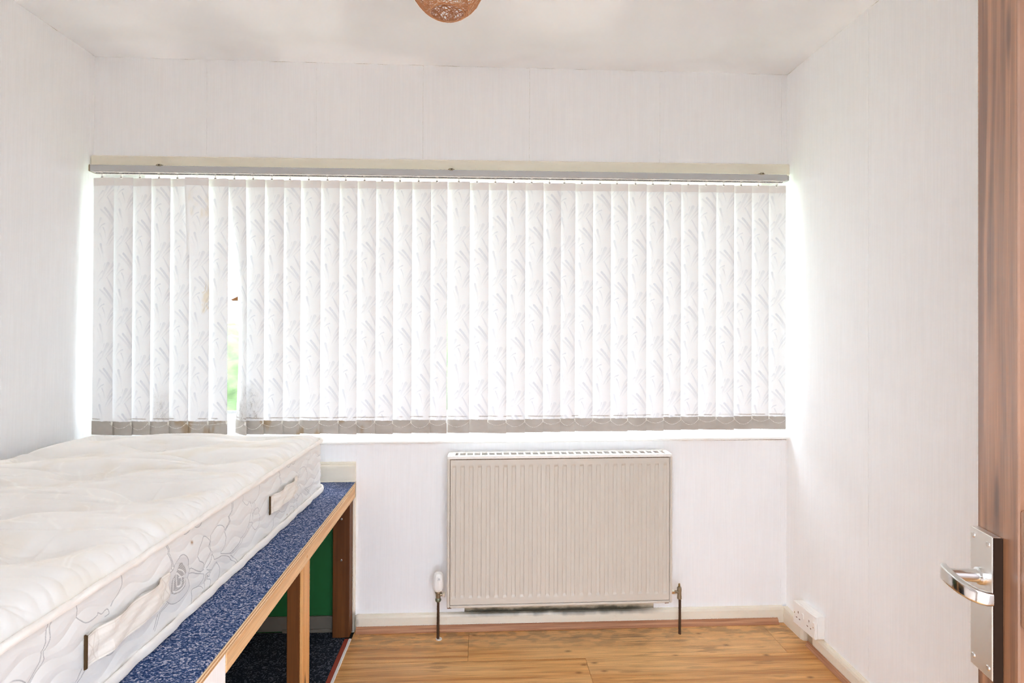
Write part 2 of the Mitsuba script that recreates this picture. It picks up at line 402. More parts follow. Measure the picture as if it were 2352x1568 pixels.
# ------------------------------------------------------------------ vertical blind
TILE = .3143
def stroke(x, y, pts, w0, w1, a):
    """Coverage of a tapering brush stroke along a quadratic curve; coordinates are drawing units of 0.337 mm, y wraps every 933."""
    P = bspl(*pts, n=4); mid = P[:, 1].mean()
    yy = y - mid; yy = yy - dr.round(yy / 933.) * 933. + mid
    best = mi.Float(0.)
    for k in range(3):
        ax, ay = P[k]; bx, by = P[k + 1]
        dx, dy = bx - ax, by - ay
        t = dr.clip(((x - ax) * dx + (yy - ay) * dy) / (dx * dx + dy * dy), 0, 1)
        d = dr.sqrt(dr.square(x - ax - t * dx) + dr.square(yy - ay - t * dy))
        u = (k + t) / 3.
        w = w0 + (w1 - w0) * u
        best = dr.maximum(best, smoothstep(w + 3., w - 3., d) * (1. - .45 * u))
    return best * a
STROKES = [
    (((878, 286), (965, 350), (1048, 478)), 10, 12, .55), (((932, 272), (1000, 345), (1050, 440)), 13, 14, .85), (((880, 392), (868, 430), (846, 480)), 14, 5, .5),
    (((930, 455), (885, 462), (848, 525)), 7, 3, .85), (((912, 498), (940, 545), (946, 612)), 7, 2, .8), (((868, 568), (892, 600), (902, 655)), 10, 6, .32),
    (((1048, 500), (1010, 540), (975, 620)), 15, 4, .55), (((1048, 560), (1000, 600), (955, 700)), 16, 3, .75), (((1050, 605), (1015, 650), (985, 700)), 10, 3, .6),
    (((880, 694), (888, 740), (908, 790)), 14, 8, .75), (((905, 780), (922, 850), (914, 915)), 5, 2, .4), (((846, 735), (868, 790), (880, 850)), 5, 3, .45),
    (((978, 918), (950, 980), (900, 1085)), 20, 8, .5), (((938, 915), (930, 940), (922, 965)), 6, 3, .6), (((1048, 930), (1000, 985), (935, 1070)), 10, 4, .6),
    (((1050, 985), (1000, 1030), (950, 1090)), 7, 3, .6), (((908, 1005), (880, 1030), (848, 1075)), 10, 4, .6), (((892, 1085), (870, 1105), (838, 1150)), 8, 3, .5),
    (((962, 1075), (1005, 1150), (1048, 1245)), 5, 13, .7), (((1048, 895), (1025, 930), (1000, 960)), 8, 3, .5)]
def f_vane(p, n, uv):
    x, y = 1045. - (1. - uv.x) * 264., 275. + uv.y * 933.
    m = mi.Float(0.)
    for s in STROKES:
        m = dr.maximum(m, stroke(x, y, *s))
    dry = .72 + .28 * smoothstep(.25, .6, noise(x * .16, y * .045) * .6 + noise(x * .5, y * .5) * .4)
    weave = .985 + .03 * noise(p.x * 1500., p.z * 1500.)
    c = mix((.885, .88, .875), (.68, .69, .72), m * dry)
    # water stains on the sixth strip, mould at the foot of a few strips
    sx = smoothstep(-1.156, -1.148, p.x) * smoothstep(-1.070, -1.076, p.x) * smoothstep(2.336, 2.334, p.y - .10 * (p.x + 1.073))
    f = fbm(p.x * 30., p.z * 14., 2.)
    st = sx * smoothstep(.42, .62, f) * (smoothstep(1.28, 1.30, p.z) * smoothstep(1.44, 1.36, p.z) + .6 * smoothstep(1.60, 1.66, p.z) * smoothstep(1.80, 1.70, p.z))
    c = c * mix((1., 1., 1.), (.93, .85, .72), st)
    rim = sx * smoothstep(.035, .0, dr.abs(f - .44)) * smoothstep(1.28, 1.33, p.z) * smoothstep(1.44, 1.38, p.z)
    c = c * mix((1., 1., 1.), (.88, .74, .55), rim * .7)
    mx = smoothstep(-1.02, -.99, p.x) * smoothstep(-.86, -.90, p.x) + .6 * smoothstep(-1.30, -1.28, p.x) * smoothstep(-1.20, -1.24, p.x)
    md = mx * smoothstep(1.03, .89, p.z + .1 * (fbm(p.x * 22., p.z * 20.) - .5))
    speck = smoothstep(.50, .80, .6 * noise(p.x * 760., p.z * 700., 2.) + .4 * fbm(p.x * 90., p.z * 60., 5., 2)) * .7 + .30
    c = c * mix((1., 1., 1.), (.42, .37, .32), md * speck)
    # grimy seam above the hem pocket
    zl = .8785 + .0035 * (p.x + .2) + .002 * (noise(p.x * 13.7, 3.) - .5)
    grime = smoothstep(.0028, .0006, dr.abs(p.z - zl)) * smoothstep(.25, .6, noise(p.x * 40., 8.))
    return c * mix((1., 1., 1.), (.40, .33, .27), grime * .8) * weave
scene['vane_fabric'] = {'type': 'principledthin', 'base_color': proc(f_vane), 'roughness': .8, 'eta': 1.3, 'spec_trans': 0.0, 'diff_trans': VANE_TRANS}
def f_pocket(p, n, uv):
    g = fbm(p.x * 18., p.z * 30., 4.)
    st = smoothstep(.58, .75, fbm(p.x * 26. + 4, p.z * 9.)) * smoothstep(-.1, -.6, p.x)
    return mix(mix((.42, .375, .325), (.54, .50, .455), g), (.36, .24, .12), st * .7)
textured('hem_pocket_cloth', f_pocket, .85, .1)

RIGHT = [-1.4389, -1.3665, -1.2972, -1.2244, -1.1513, -1.073, -1.0027, -0.9205, -0.8616, -0.7874, -0.7214, -0.6432, -0.5699, -0.4999, -0.4261, -0.3563, -0.2831, -0.2087, -0.1427, -0.0528,
         0.0231, 0.0968, 0.1718, 0.2449, 0.3158, 0.3744, 0.4474, 0.5207, 0.5906, 0.6679, 0.7391, 0.8106, 0.8832, 0.9578, 1.0327, 1.1078, 1.1795, 1.2514]
HOOK = [1.698, 1.52, 1.65, 1.778, 1.613, 1.744, 1.564, 1.708, 1.656, 1.658, 1.788, 1.496, 1.626, 1.755, 1.572, 1.591, 1.544, 1.674, 1.724, 1.541, 1.553, 1.684, 1.508, 1.641, 1.774, 1.508, 1.64,
        1.777, 1.733, 1.595, 1.73, 1.504, 1.637, 1.772, 1.556, 1.69, 1.687, 1.609]
CARRY = [-1.4821, -1.4107, -1.3398, -1.2669, -1.1972, -1.1222, -1.052, -0.9789, -0.9063, -0.8341, -0.7638, -0.6908, -0.6175, -0.5457, -0.472, -0.4032, -0.3316, -0.258, -0.1851, -0.0979, -0.0245,
         0.0492, 0.1231, 0.1955, 0.2681, 0.3285, 0.3998, 0.4748, 0.5438, 0.6202, 0.6924, 0.7648, 0.8392, 0.9138, 0.9869, 1.0602, 1.1337, 1.2093]
B = 'vertical_blind'
labels[B] = {'label': 'wide vertical blind of patterned white fabric strips across the window', 'category': 'blind'}
zrail = lambda x: 1.837 + .0028 * (x + 1.5)
RY0, RY1 = 2.318, 2.362
def railed(m):
    m.vertices[:, 2] += .0028 * (m.vertices[:, 0] + 1.5)
    return m
obj('headrail', railed(cbox(-1.522, 1.250, RY0, RY1, 1.8375, 1.8625, .002)), 'rail_grey', B)
obj('track_lip', railed(cbox(-1.510, 1.243, RY0 + .003, RY1 - .004, 1.8335, 1.8375, .001)), 'white_plastic', B)
obj('control_rod', railed(cbox(-1.505, 1.235, RY0 + .008, RY0 + .014, 1.8318, 1.8336, .0005)), 'dark_slot', B)
obj('control_rod', railed(cbox(-1.505, 1.235, RY0 + .010, RY0 + .020, 1.8285, 1.8315, .001)), 'white_plastic', B)
obj('end_cap', railed(cbox(-1.527, -1.5218, RY0 - .001, RY1 + .001, 1.8365, 1.8635, .002)), 'dull_brass', B)
obj('end_cap', railed(cbox(1.2498, 1.258, RY0 - .001, RY1 + .001, 1.836, 1.859, .003)), 'rail_grey', B)
for bx in (-1.262, -.128, 1.143):
    bz = zrail(bx) + .0255
    k = obj('bracket', cat(cbox(bx - .013, bx + .013, RY0 + .002, 2.375, bz, bz + .004, .001), cbox(bx - .008, bx + .008, RY0 - .003, RY0 + .02, bz - .003, bz + .006, .002)), 'dull_brass', B)
    obj('screw', lathe([(.0022, 0), (.0022, .002), (.001, .0025)], 10, (bx + .002, RY0 - .002, bz + .0015), (0, -1, 0)), 'black_hole', k)

def bead_string(P, step=.0052, r=.0010):
    P = np.array(P); seg = np.r_[0, np.cumsum(np.linalg.norm(np.diff(P, axis=0), axis=1))]
    n = max(int(seg[-1] / step), 2)
    ms = [tube(P, .0004, 4)]
    ball = trimesh.creation.icosphere(subdivisions=1, radius=r)
    for d in np.linspace(0, seg[-1], n):
        b = ball.copy(); b.apply_translation([np.interp(d, seg, P[:, c]) for c in range(3)]); ms.append(b)
    return cat(ms)

W = .089
vr = np.random.RandomState(3)
def vane_frame(i):
    """P(u, z, d): point on strip i, u from its left to its right edge, d in front of it (towards the room)."""
    xr0, top = RIGHT[i], 1.8170 + .0042 * (RIGHT[i] + 1.5) * .9 + vr.uniform(-.001, .001)
    bot = .8125 + .0040 * max(RIGHT[i] - .1, 0) * 2.2 + vr.uniform(-.0018, .0018)
    bow, yb = vr.uniform(.0015, .004), vr.uniform(-.0006, .0006)
    t0 = math.radians(9.5 + vr.uniform(-1.5, 1.5))
    def P(u, z, d=0.0):
        u, z = np.broadcast_arrays(np.asarray(u, float), np.asarray(z, float))
        h = np.clip((z - bot) / (top - bot), 0, 1)                   # 0 at the foot, 1 at the top
        tilt, right = np.full(h.shape, t0), np.full(h.shape, xr0)
        y_right = np.full(h.shape, 2.3335 + yb)
        if i == 5:                                                   # the twisted stained strip: its head turns square to the room
            k = np.clip((h - .55) / .4, 0, 1) ** 1.5
            tilt = t0 * .5 * (1 - k) + k * math.radians(-3); y_right = y_right - .002 - .010 * k
        if i == 7:                                                   # turned edge-on below its head
            k = np.clip((1 - h) / .45, 0, 1); k = k * k * (3 - 2 * k)
            tilt = t0 * (1 - k) + k * np.radians(47 - 3 * np.cos(h * 9)); right = xr0 - .014 * (1 - k) + .0 * h; y_right = y_right - .002 - .020 * k
        c, s = np.cos(tilt), np.sin(tilt)
        off = bow * 4 * u * (1 - u) + d
        x = right - (1 - u) * W * c - off * s * .0 - off * s
        y = y_right + (1 - u) * W * s - off * c
        return np.stack([x, y, z], -1)
    return P, bot, top
us, frames = np.linspace(0, 1, 9), []
for i in range(38):
    P, bot, top = vane_frame(i); frames.append((P, bot, top))
    nz = 34 if i in (5, 7) else 8
    m, uv = grid(lambda U, V: P(U, V), us, np.linspace(bot + .004, top, nz))
    uv = np.c_[uv[:, 0], (HOOK[i] - uv[:, 1]) / TILE]
    v = obj('vane', m, 'vane_fabric', B, True, uv=uv)
    if i == 5: labels[v] = {'label': 'brown-stained twisted fabric strip'}
    if i == 7: labels[v] = {'label': 'mouldy fabric strip turned partly edge-on'}
    m, uv = grid(lambda U, V: P(U, V, .0012), us, [top - .031, top])
    obj('top_hem', m, 'hem_cloth', v, True)
    # the weighted hem pocket: an opaque flat pouch with a lightly scalloped top
    ph = .0535; U, D = np.linspace(0, 1, 15), (.0022, -.0022)
    topz = bot + ph - .0016 * np.exp(-((U - .5) / .06) ** 2) - .0008 * np.abs(np.sin(U * 9 + i))
    F = [P(U, np.full(15, bot), d) for d in D] + [P(U, topz, d) for d in D]
    vv = np.concatenate(F); f = []
    for a in range(14):
        for (p, q) in ((0, 2), (2, 3), (3, 1), (1, 0)):
            f += [[p * 15 + a, p * 15 + a + 1, q * 15 + a + 1], [p * 15 + a, q * 15 + a + 1, q * 15 + a]]
    f += [[0, 30, 45], [0, 45, 15], [14, 44, 59], [14, 59, 29]]
    obj('weight_pocket', trimesh.Trimesh(vv, np.array(f), process=False), 'hem_pocket_cloth', v)
    cx = CARRY[i]; cz = zrail(cx)
    c = obj('carrier', cat(cbox(cx - .006, cx + .006, RY0 + .001, RY1 - .006, cz - .0045, cz + .0003, .001), cbox(cx - .0016, cx + .0016, 2.330, 2.336, cz - .0175, cz - .004, .0005),
                           lathe([(.0, -.002), (.0048, -.002), (.0055, -.001), (.0055, .001), (.0048, .002), (0, .002)], 14, (cx, 2.3315, cz - .0195), (0, -1, 0))), 'white_plastic', B)
    obj('slot', cbox(cx - .0026, cx + .0026, 2.3285, 2.3300, cz - .0208, cz - .0186, .0003), 'dark_slot', c)
for i in range(37):                                                  # stabilising chain swags between neighbouring hems
    if i == 19: continue
    (Pa, ba, _), (Pb, bb, _) = frames[i], frames[i + 1]
    a, b = Pa(.985, ba + .046, .004), Pb(.985, bb + .046, .004)
    if i == 5: a = Pa(.05, ba + .046, .004)
    sag = .018 + .006 * math.sin(i * 2.1) if i != 5 else .006
    t = np.linspace(0, 1, 15)[:, None]
    Q = a * (1 - t) + b * t; Q[:, 2] -= 4 * sag * (t * (1 - t))[:, 0]; Q[:, 1] -= .008
    obj('bead_chain', bead_string(Q), 'white_plastic', B)
    obj('chain_clip', hull(np.concatenate([Pa(np.array([.97, 1.02, 1.0]), np.array([ba + .052, ba + .052, ba + .040]), dd) for dd in (.001, .006)])), 'off_white_plastic', B)
Q = [[1.2545 + .004 * math.sin(t * 2.2) + .02 * max(0, t - .45) ** 2, 2.322 - .006 * t, 1.835 - .93 * t] for t in np.linspace(0, 1, 40)]
obj('pull_chain', bead_string(Q, .0062, .0013), 'white_plastic', B)

# ------------------------------------------------------------------ boxed-in platform with carpet, posts and alcove
PF = 'bed_platform'
labels[PF] = {'label': 'built-in timber platform topped with speckled blue carpet under the mattress', 'category': 'platform'}
obj('plywood_top', cbox(-1.568, -.515, .2, 2.392, .585, .602, .001), 'plywood', PF)
obj('carpet_top', prism([(-1.566, .602), (-.519, .602), (-.516, .604), (-.517, .606), (-.522, .6075), (-1.566, .6075)], 'y', .2, 2.391), 'blue_carpet', PF, label='speckled blue and grey carpet')
obj('front_rail', cbox(-.553, -.5155, 1.2045, 2.391, .543, .5848, .0015), 'pine_rail', PF)
obj('post', cbox(-.590, -.524, 2.333, 2.391, .0045, .5425, .002), 'shaded_post', PF)
obj('post', cbox(-.562, -.5255, 1.708, 1.776, .0045, .5425, .002), 'shaded_post', PF)
obj('lit_side_strip', cbox(-.5253, -.5165, 1.708, 1.776, .0045, .5425, .0015), 'pine_post', PF, label='added pine strip carrying the lit orange side of the middle post')  # strip added so the lit side of the shaded post stays orange
k = obj('side_panel', cbox(-.532, -.5165, .2, 1.203, .0, .5845, .001), 'wallpaper', PF, label='white papered side panel')
obj('end_panel', cbox(-1.562, -.533, .2, .215, 0, .584, .001), 'wallpaper', PF)
obj('edge_batten', cbox(-.5235, -.5145, 2.384, 2.3995, .0, .5425, .001), 'cream_paint', PF, label='thin cream painted batten against the wallpaper')
for z in (.475, .312):
    obj('screw', lathe([(.0045, 0), (.0045, .001), (.003, .0018)], 12, (-.556, 2.3335, z), (0, -1, 0)), 'steel_screw', PF)
obj('screw', lathe([(.004, 0), (.004, .001), (.003, .0016)], 12, (-.516, 1.745, .562), (1, 0, 0)), 'pine_post', PF)
obj('carpet', cbox(-1.568, -.542, .215, 2.384, -.011, .004, .001), 'navy_carpet', 'floor', label='dark navy carpet inside the alcove')
obj('green_panel', cbox(-1.566, -.526, YW - .006, YW, .0, .5845, 0), 'green_paint', 'wall_window', label='dark green painted wall under the platform')
tag(obj('baseboard_alcove', cat(cbox(-1.566, -.592, 2.382, YW - .006, .008, .066, .003), cbox(-.80, -.592, 2.375, 2.3815, .004, .018, .002)), 'grimy_skirting'), 'grimy grey skirting under the green wall in the alcove', kind='structure')
up = [(YW - .001, .608), (YW - .001, .687), (YW - .006, .687), (YW - .009, .684), (YW - .010, .679), (YW - .008, .677), (YW - .013, .674), (YW - .016, .671), (YW - .016, .612), (YW - .018, .610), (YW - .018, .608)]
tag(obj('baseboard_platform', prism(up, 'x', -1.566, -.514), 'cream_paint'), 'short cream moulded skirting above the blue carpet beside the mattress', kind='structure')

# ------------------------------------------------------------------ mattress
SIDE_PRINT = [[q[0]] + [v - 38 * (1 - i % 2) for i, v in enumerate(q[1:])] for q in [[0,1097,209,1087,198,1080,183,1074,164,1069,146,1062,127],[0,1092,209,1082,198,1075,181,1070,164,1066,148,1056,131],[1,1086,120,1079,124,1063,125,1055,129,1044,139,1033,144,1020,142,1008,131,1000,115,998,101,1002,92,1000,76,1001,61,1014,54,1035,51,1054,53,1071,60,1083,71,1091,87,1091,104,1086,120],[2,1052,116,1043,123,1027,128,1015,114,1014,99,1027,97,1046,104,1052,116],[2,1071,92,1066,108,1049,113,1027,97,1012,86,1015,74,1029,69,1052,71,1065,80,1071,92],[3,1050,115,1038,104,1027,90,1031,81,1042,83,1049,93,1052,106,1050,115],[3,1043,120,1027,110,1020,100,1024,97,1042,102],[3,1060,107,1063,94,1057,79,1038,73,1018,77,1014,88],[0,1077,65,1092,60,1107,53,1119,40,1124,32],[0,1084,68,1099,62,1114,54,1128,37],[0,998,101,990,100,976,90,960,80,944,73,934,73],[0,1002,93,988,89,969,79,953,72,940,66],[0,957,102,961,126,949,140,935,149,921,144,909,130,911,116,900,100],[0,957,102,942,92,935,79,934,73],[0,909,126,905,109,917,96,927,88,930,77],[0,909,122,900,140,883,150,857,149,838,134,832,112,838,92,853,78],[0,834,129,819,135,808,154],[0,829,125,811,138,806,151],[0,889,78,868,74,853,72,834,65,814,54,802,43,782,30,769,18],[0,853,78,826,67,802,61,770,64,746,72],[0,806,55,778,36,763,20],[0,924,73,907,80,895,92,891,94],[0,889,78,893,92],[0,899,58,889,65,875,66,864,53,861,34,870,23,885,19,906,19],[0,924,69,913,63,899,58],[0,927,60,913,59,903,53,906,45,920,53,927,60],[0,937,65,940,54,954,44],[0,932,61,928,44,930,27,935,19],[0,954,44,978,49,986,46,987,29,990,17],[0,954,44,943,38,936,30],[0,923,54,916,44,904,36,908,19],[0,1044,212,1031,203,1021,194,1015,184,998,184,986,190,983,199,977,191,967,182,951,180,937,186,930,200],[0,1236,206,1227,195,1223,181,1226,165,1236,154,1252,144],[0,1329,204,1332,193,1334,180,1332,165,1325,155,1317,148,1308,145,1296,145,1287,147],[0,1392,203,1391,192,1394,177,1398,168,1402,153,1410,141,1421,129,1431,119],[0,1384,200,1384,189,1389,174,1391,163,1396,152,1402,145,1404,134,1417,124,1426,117],[0,1276,77,1268,67,1260,62,1249,61,1237,69,1229,79],[0,1321,74,1331,69,1339,62],[0,1313,69,1324,65,1334,59],[0,1463,140,1456,138,1446,132,1437,123],[0,1287,147,1286,149,1278,143,1269,144,1261,143,1260,135,1269,134],[0,728,210,729,192,732,182,727,166,714,153,702,152,689,156],[0,640,209,628,196,625,184,633,168,639,150,662,148],[0,684,152,680,136,684,120,694,112,701,101,713,90,730,80,754,70,785,64,811,60],[0,658,146,660,131,666,118,679,103],[0,669,148,668,128,675,111,679,103],[0,666,124,648,125,634,112,629,94,629,78,643,70,661,68,672,78,679,94,699,101],[0,701,97,703,87,719,74,746,64,777,58,804,57],[0,795,210,789,195,792,182,800,165,811,155],[0,787,207,783,194,788,179,796,164,807,154,807,138,820,130,834,128],[0,812,152,812,143,823,134,832,129],[0,500,206,483,185,477,166,477,142],[0,489,204,475,174,470,143],[0,426,204,417,186,408,178,387,183,384,194,365,178,346,178,333,193],[1,495,86,495,75,476,58,453,50,430,50,415,61,413,82,476,91,495,86],[2,471,87,448,88,433,82,436,74,448,73,465,78,471,87],[0,481,62,508,58,524,49,532,35,547,20],[0,498,68,519,56],[0,339,132,329,142,316,130,316,109,309,98,292,74],[0,312,125,293,144,265,145,237,127,236,102,247,83,261,73],[0,257,69,228,56,199,35,184,18],[0,264,69,236,53,206,33],[0,250,67,199,60,161,65,130,82,107,92],[0,395,86,363,70,350,54,356,36],[0,338,74,311,57,291,62,278,46,284,25,317,14,328,40],[0,400,20,397,42,382,45,356,34,353,18],[0,338,55,321,55,318,44,334,48,338,55],[0,194,176,204,158,223,146,237,122],[0,132,162,128,151,99,144,75,149],[0,87,142,83,122,90,100,73,62],[0,66,137,74,118,40,125]]]
TOP_PRINT = [[v - 38 * (1 - i % 2) for i, v in enumerate(q)] for q in [[101,784,152,745,200,717,213,716],[110,852,144,823,169,792,185,765,160,772,110,813,88,846,93,859,110,852],[102,839,144,803,152,784],[585,592,564,604,543,611],[585,536,626,503,702,449,729,423],[646,423,606,446,575,454,559,438],[772,426,755,435,742,425],[780,412,763,422,746,420],[820,423,808,428,802,418],[820,423,843,395,865,382,879,378,900,363],[820,347,831,336,843,319,850,305],[880,256,862,262,854,251,858,231,873,206,894,197,904,207,901,229,880,256],[865,250,880,245,897,227],[862,240,880,232,899,215],[901,257,880,270,865,270],[979,171,941,187,915,186],[992,154,954,175,921,179],[1007,126,998,148,979,171],[972,364,991,350,1000,332,997,310,997,286],[1043,347,1059,331,1062,306,1065,276],[1015,312,1026,299,1029,285,1032,267,1054,246],[1043,268,1060,252,1076,226,1099,183],[893,451,872,456,850,451,839,438],[742,597,779,549,808,508,827,476,831,460],[746,586,780,540,812,493],[697,628,674,641,655,627],[693,569,674,566,655,573],[1271,67,1229,89,1208,91,1187,77],[1279,52,1241,73,1212,79],[1271,67,1279,59,1280,51],[967,240,948,252,934,271],[1050,105,1033,114,1016,109],[1097,83,1113,66,1118,55],[387,897,367,907,374,896],[438,844,450,807,450,765],[438,753,474,726,486,725],[1182,200,1185,177,1171,168],[720,644,729,625,737,603]]]
SH = .038
MO, MZ, ML, MW, MT, RC = np.array([-.6135, 2.273]), .609, 1.86, .876, .196, .05
ES = np.array([-.035, -.9994]); EW = np.array([-.9994, .035])
def MP(s, w, z):
    s, w, z = np.broadcast_arrays(s, w, z)
    return np.stack([MO[0] + ES[0] * s + EW[0] * w, MO[1] + ES[1] * s + EW[1] * w, MZ + z], -1)
TUFTS = [(.121, .205), (.123, .778), (.309, .477), (.472, .202), (.456, .795), (.653, .472), (.83, .192), (.83, .785), (1.01, .477), (1.193, .199), (1.19, .79), (1.37, .48), (1.55, .2), (1.55, .79), (1.72, .48)]
TUFTS = [(a - SH, b) for a, b in TUFTS]
def ridge(a, b, seed):
    n_ = meshkit.fbm(np.stack([a, b, np.zeros_like(a)], -1), 3, seed)
    return 1 - np.abs(2 * n_ - 1)
cr_ = np.random.RandomState(5)
CREASES = [(cr_.uniform(.02, 1.8), cr_.uniform(.05, .85), cr_.uniform(.06, .22), cr_.uniform(.003, .009), cr_.uniform(.003, .007), cr_.uniform(-.12, .12), cr_.uniform(-.5, .5)) for _ in range(120)]
TUCKS = [(x + cr_.uniform(-.012, .012), cr_.uniform(.03, .10), cr_.uniform(.004, .009), cr_.uniform(.004, .008)) for x in np.arange(.03, 1.84, .027)]
def top_height(s, w):
    ds, dw = np.minimum(s, ML - s), np.minimum(w, MW - w)
    q = np.hypot(np.maximum(RC - ds, 0), np.maximum(RC - dw, 0))
    d = np.where((ds < RC) & (dw < RC), RC - np.minimum(q, RC), np.minimum(ds, dw))
    k = np.clip(d / .075, 0, 1)
    h = .034 * (1 - (1 - k) ** 2.4) ** .75
    inner = np.clip(d / .05, 0, 1) * np.clip((MW - w - .012) / .07, 0, 1)
    for s0, w0, hl, am, wd, sl, cv in CREASES:                       # long shallow creases running across the mattress
        v = w - w0
        near = (np.abs(v) < 2.2 * hl) & (np.abs(s - s0) < .12)
        if not near.any(): continue
        vn, x_ = v[near], s[near] - s0 - sl * v[near] - cv * v[near] ** 2
        h[near] -= am * np.exp(-(vn / hl) ** 2) * np.exp(-np.where(x_ > 0, x_ / wd, x_ / (-2.6 * wd)) ** 1.3) * np.clip(d[near] / .02, 0, 1)
    for s0, hl, am, wd in TUCKS:                                     # tucks gathered at the right-hand tape
        near = (w < 4 * hl + .02) & (np.abs(s - s0) < .12)
        if not near.any(): continue
        vn = w[near]; x_ = s[near] - s0 - .035 * np.exp(-vn / .03) + .06 * vn
        h[near] -= am * np.exp(-vn / hl) * np.exp(-np.where(x_ > 0, x_ / wd, x_ / (-2.4 * wd)) ** 1.3) * np.clip(d[near] / .012, 0, 1)
    for n_, (a, b) in enumerate(TUFTS):
        u, v = s - a, w - b
        r = np.hypot(u * 1.15, v * .8)
        h = h - inner * (.026 * np.exp(-(r / .026)) + .026 * np.exp(-(r / .085) ** 2)) + inner * .006 * np.exp(-((u - .042) / .022) ** 2 - (v / .14) ** 2)
        for sgn in (-1, 1):                                          # long creases drawn out to both sides, bending away from the tuft
            vv = np.clip(sgn * v, 0, None)
            c0 = -.042 * (1 - np.exp(-vv / .08)) - (.04 if sgn > 0 else .02) * vv
            amp = .024 * np.exp(-vv / (.13 + .05 * ((n_ * 7) % 3))) * (1 - np.exp(-vv / .008)) * (sgn * v > 0)
            x_ = u - c0
            h = h - inner * amp * np.exp(-np.where(x_ > 0, x_ / .008, x_ / -.036) ** 1.25)
            c1 = .020 * (1 - np.exp(-vv / .06))
            x_ = u - c1
            h = h - inner * .4 * amp * np.exp(-np.where(x_ > 0, x_ / .007, x_ / -.02) ** 1.3)
    return h
def squircle(s, w):
    """Pull the corner squares of the top sheet into quarter discs."""
    s, w = s.copy(), w.copy()
    for cs, sg in ((RC, -1), (ML - RC, 1)):
        for cw, wg in ((RC, -1), (MW - RC, 1)):
            a, b = (s - cs) * sg / RC, (w - cw) * wg / RC
            on = (a > 0) & (b > 0)
            l = np.maximum(np.hypot(a, b), 1e-9); k = np.maximum(a, b) / l
            s = np.where(on, cs + sg * a * k * RC, s); w = np.where(on, cw + wg * b * k * RC, w)
    return s, w
def dense(poly, step):
    q = np.array(poly, float).reshape(-1, 2) / 1000.
    out = []
    for a, b in zip(q[:-1], q[1:]):
        n_ = max(2, int(np.linalg.norm(b - a) / step)); out.append(a + (b - a) * np.linspace(0, 1, n_)[:, None])
    return np.concatenate(out)
def smooth_poly(flat):
    """Catmull-Rom through the traced points."""
    q = np.array(flat, float).reshape(-1, 2)
    if len(q) < 3: return q
    e = np.vstack([2 * q[0] - q[1], q, 2 * q[-1] - q[-2]]); out = []
    t = np.linspace(0, 1, 7)[:-1, None]
    for i in range(len(q) - 1):
        p0, p1, p2, p3 = e[i:i + 4]
        out.append(.5 * (2 * p1 + (p2 - p0) * t + (2 * p0 - 5 * p1 + 4 * p2 - p3) * t ** 2 + (3 * p1 - p0 - 3 * p2 + p3) * t ** 3))
    return np.vstack(out + [q[-1:]])

MAT = 'mattress'
labels[MAT] = {'label': 'off-white button-tufted single mattress with grey flower outlines on its side', 'category': 'mattress'}
scene['mattress_cloth'] = two({'type': 'principled', 'base_color': {'type': 'mesh_attribute', 'name': 'vertex_color'}, 'roughness': .8, 'specular': .15, 'sheen': .2})
def sheet_map(S, Wd):
    s, w = squircle(S, Wd)
    return MP(s, w, MT + top_height(s, w))
m, uv = grid(sheet_map, np.linspace(0, ML, 900), np.r_[np.linspace(0, .12, 60)[:-1], np.linspace(.12, MW, 210)])
pts = np.concatenate([dense(smooth_poly(t), .001) for t in TOP_PRINT])
dd = cKDTree(pts).query(uv, distance_upper_bound=.01)[0]
line = .55 * np.clip(1 - (dd - .0012) / .0022, 0, 1)[:, None]
g = meshkit.fbm(np.c_[uv * 6, uv[:, 0] * 0], 3, 4)[:, None]
st = np.clip((meshkit.fbm(np.c_[uv * 11, uv[:, 0] * 0], 3, 8)[:, None] - .56) * 5, 0, 1)
col = np.array([.87, .85, .81]) * (.965 + .05 * g)
col = col * (1 - st * .45) + np.array([.80, .73, .61]) * st * .45
col = col * (1 - line) + np.array([.94, .93, .88]) * line
obj('top_panel', m, 'mattress_cloth', MAT, True, color=col)
for a, b in TUFTS:
    h = float(top_height(np.array([a]), np.array([b]))[0])
    base = MP(a, b, MT + h)
    rr = np.random.RandomState(int(a * 1000)); ms = []
    for k_ in range(9):
        an = rr.rand() * 6.28; e_ = np.array([math.cos(an), math.sin(an), 0]) * rr.uniform(.006, .011)
        ms.append(tube(bspl(base + [0, 0, .002], base + e_ * .5 + [0, 0, .011], base + e_ + [0, 0, rr.uniform(.002, .007)], 6), [.0018, .0017, .0015, .0013, .001, .0006], 5))
    obj('tuft', cat(ms), 'tuft_cotton', MAT, True)

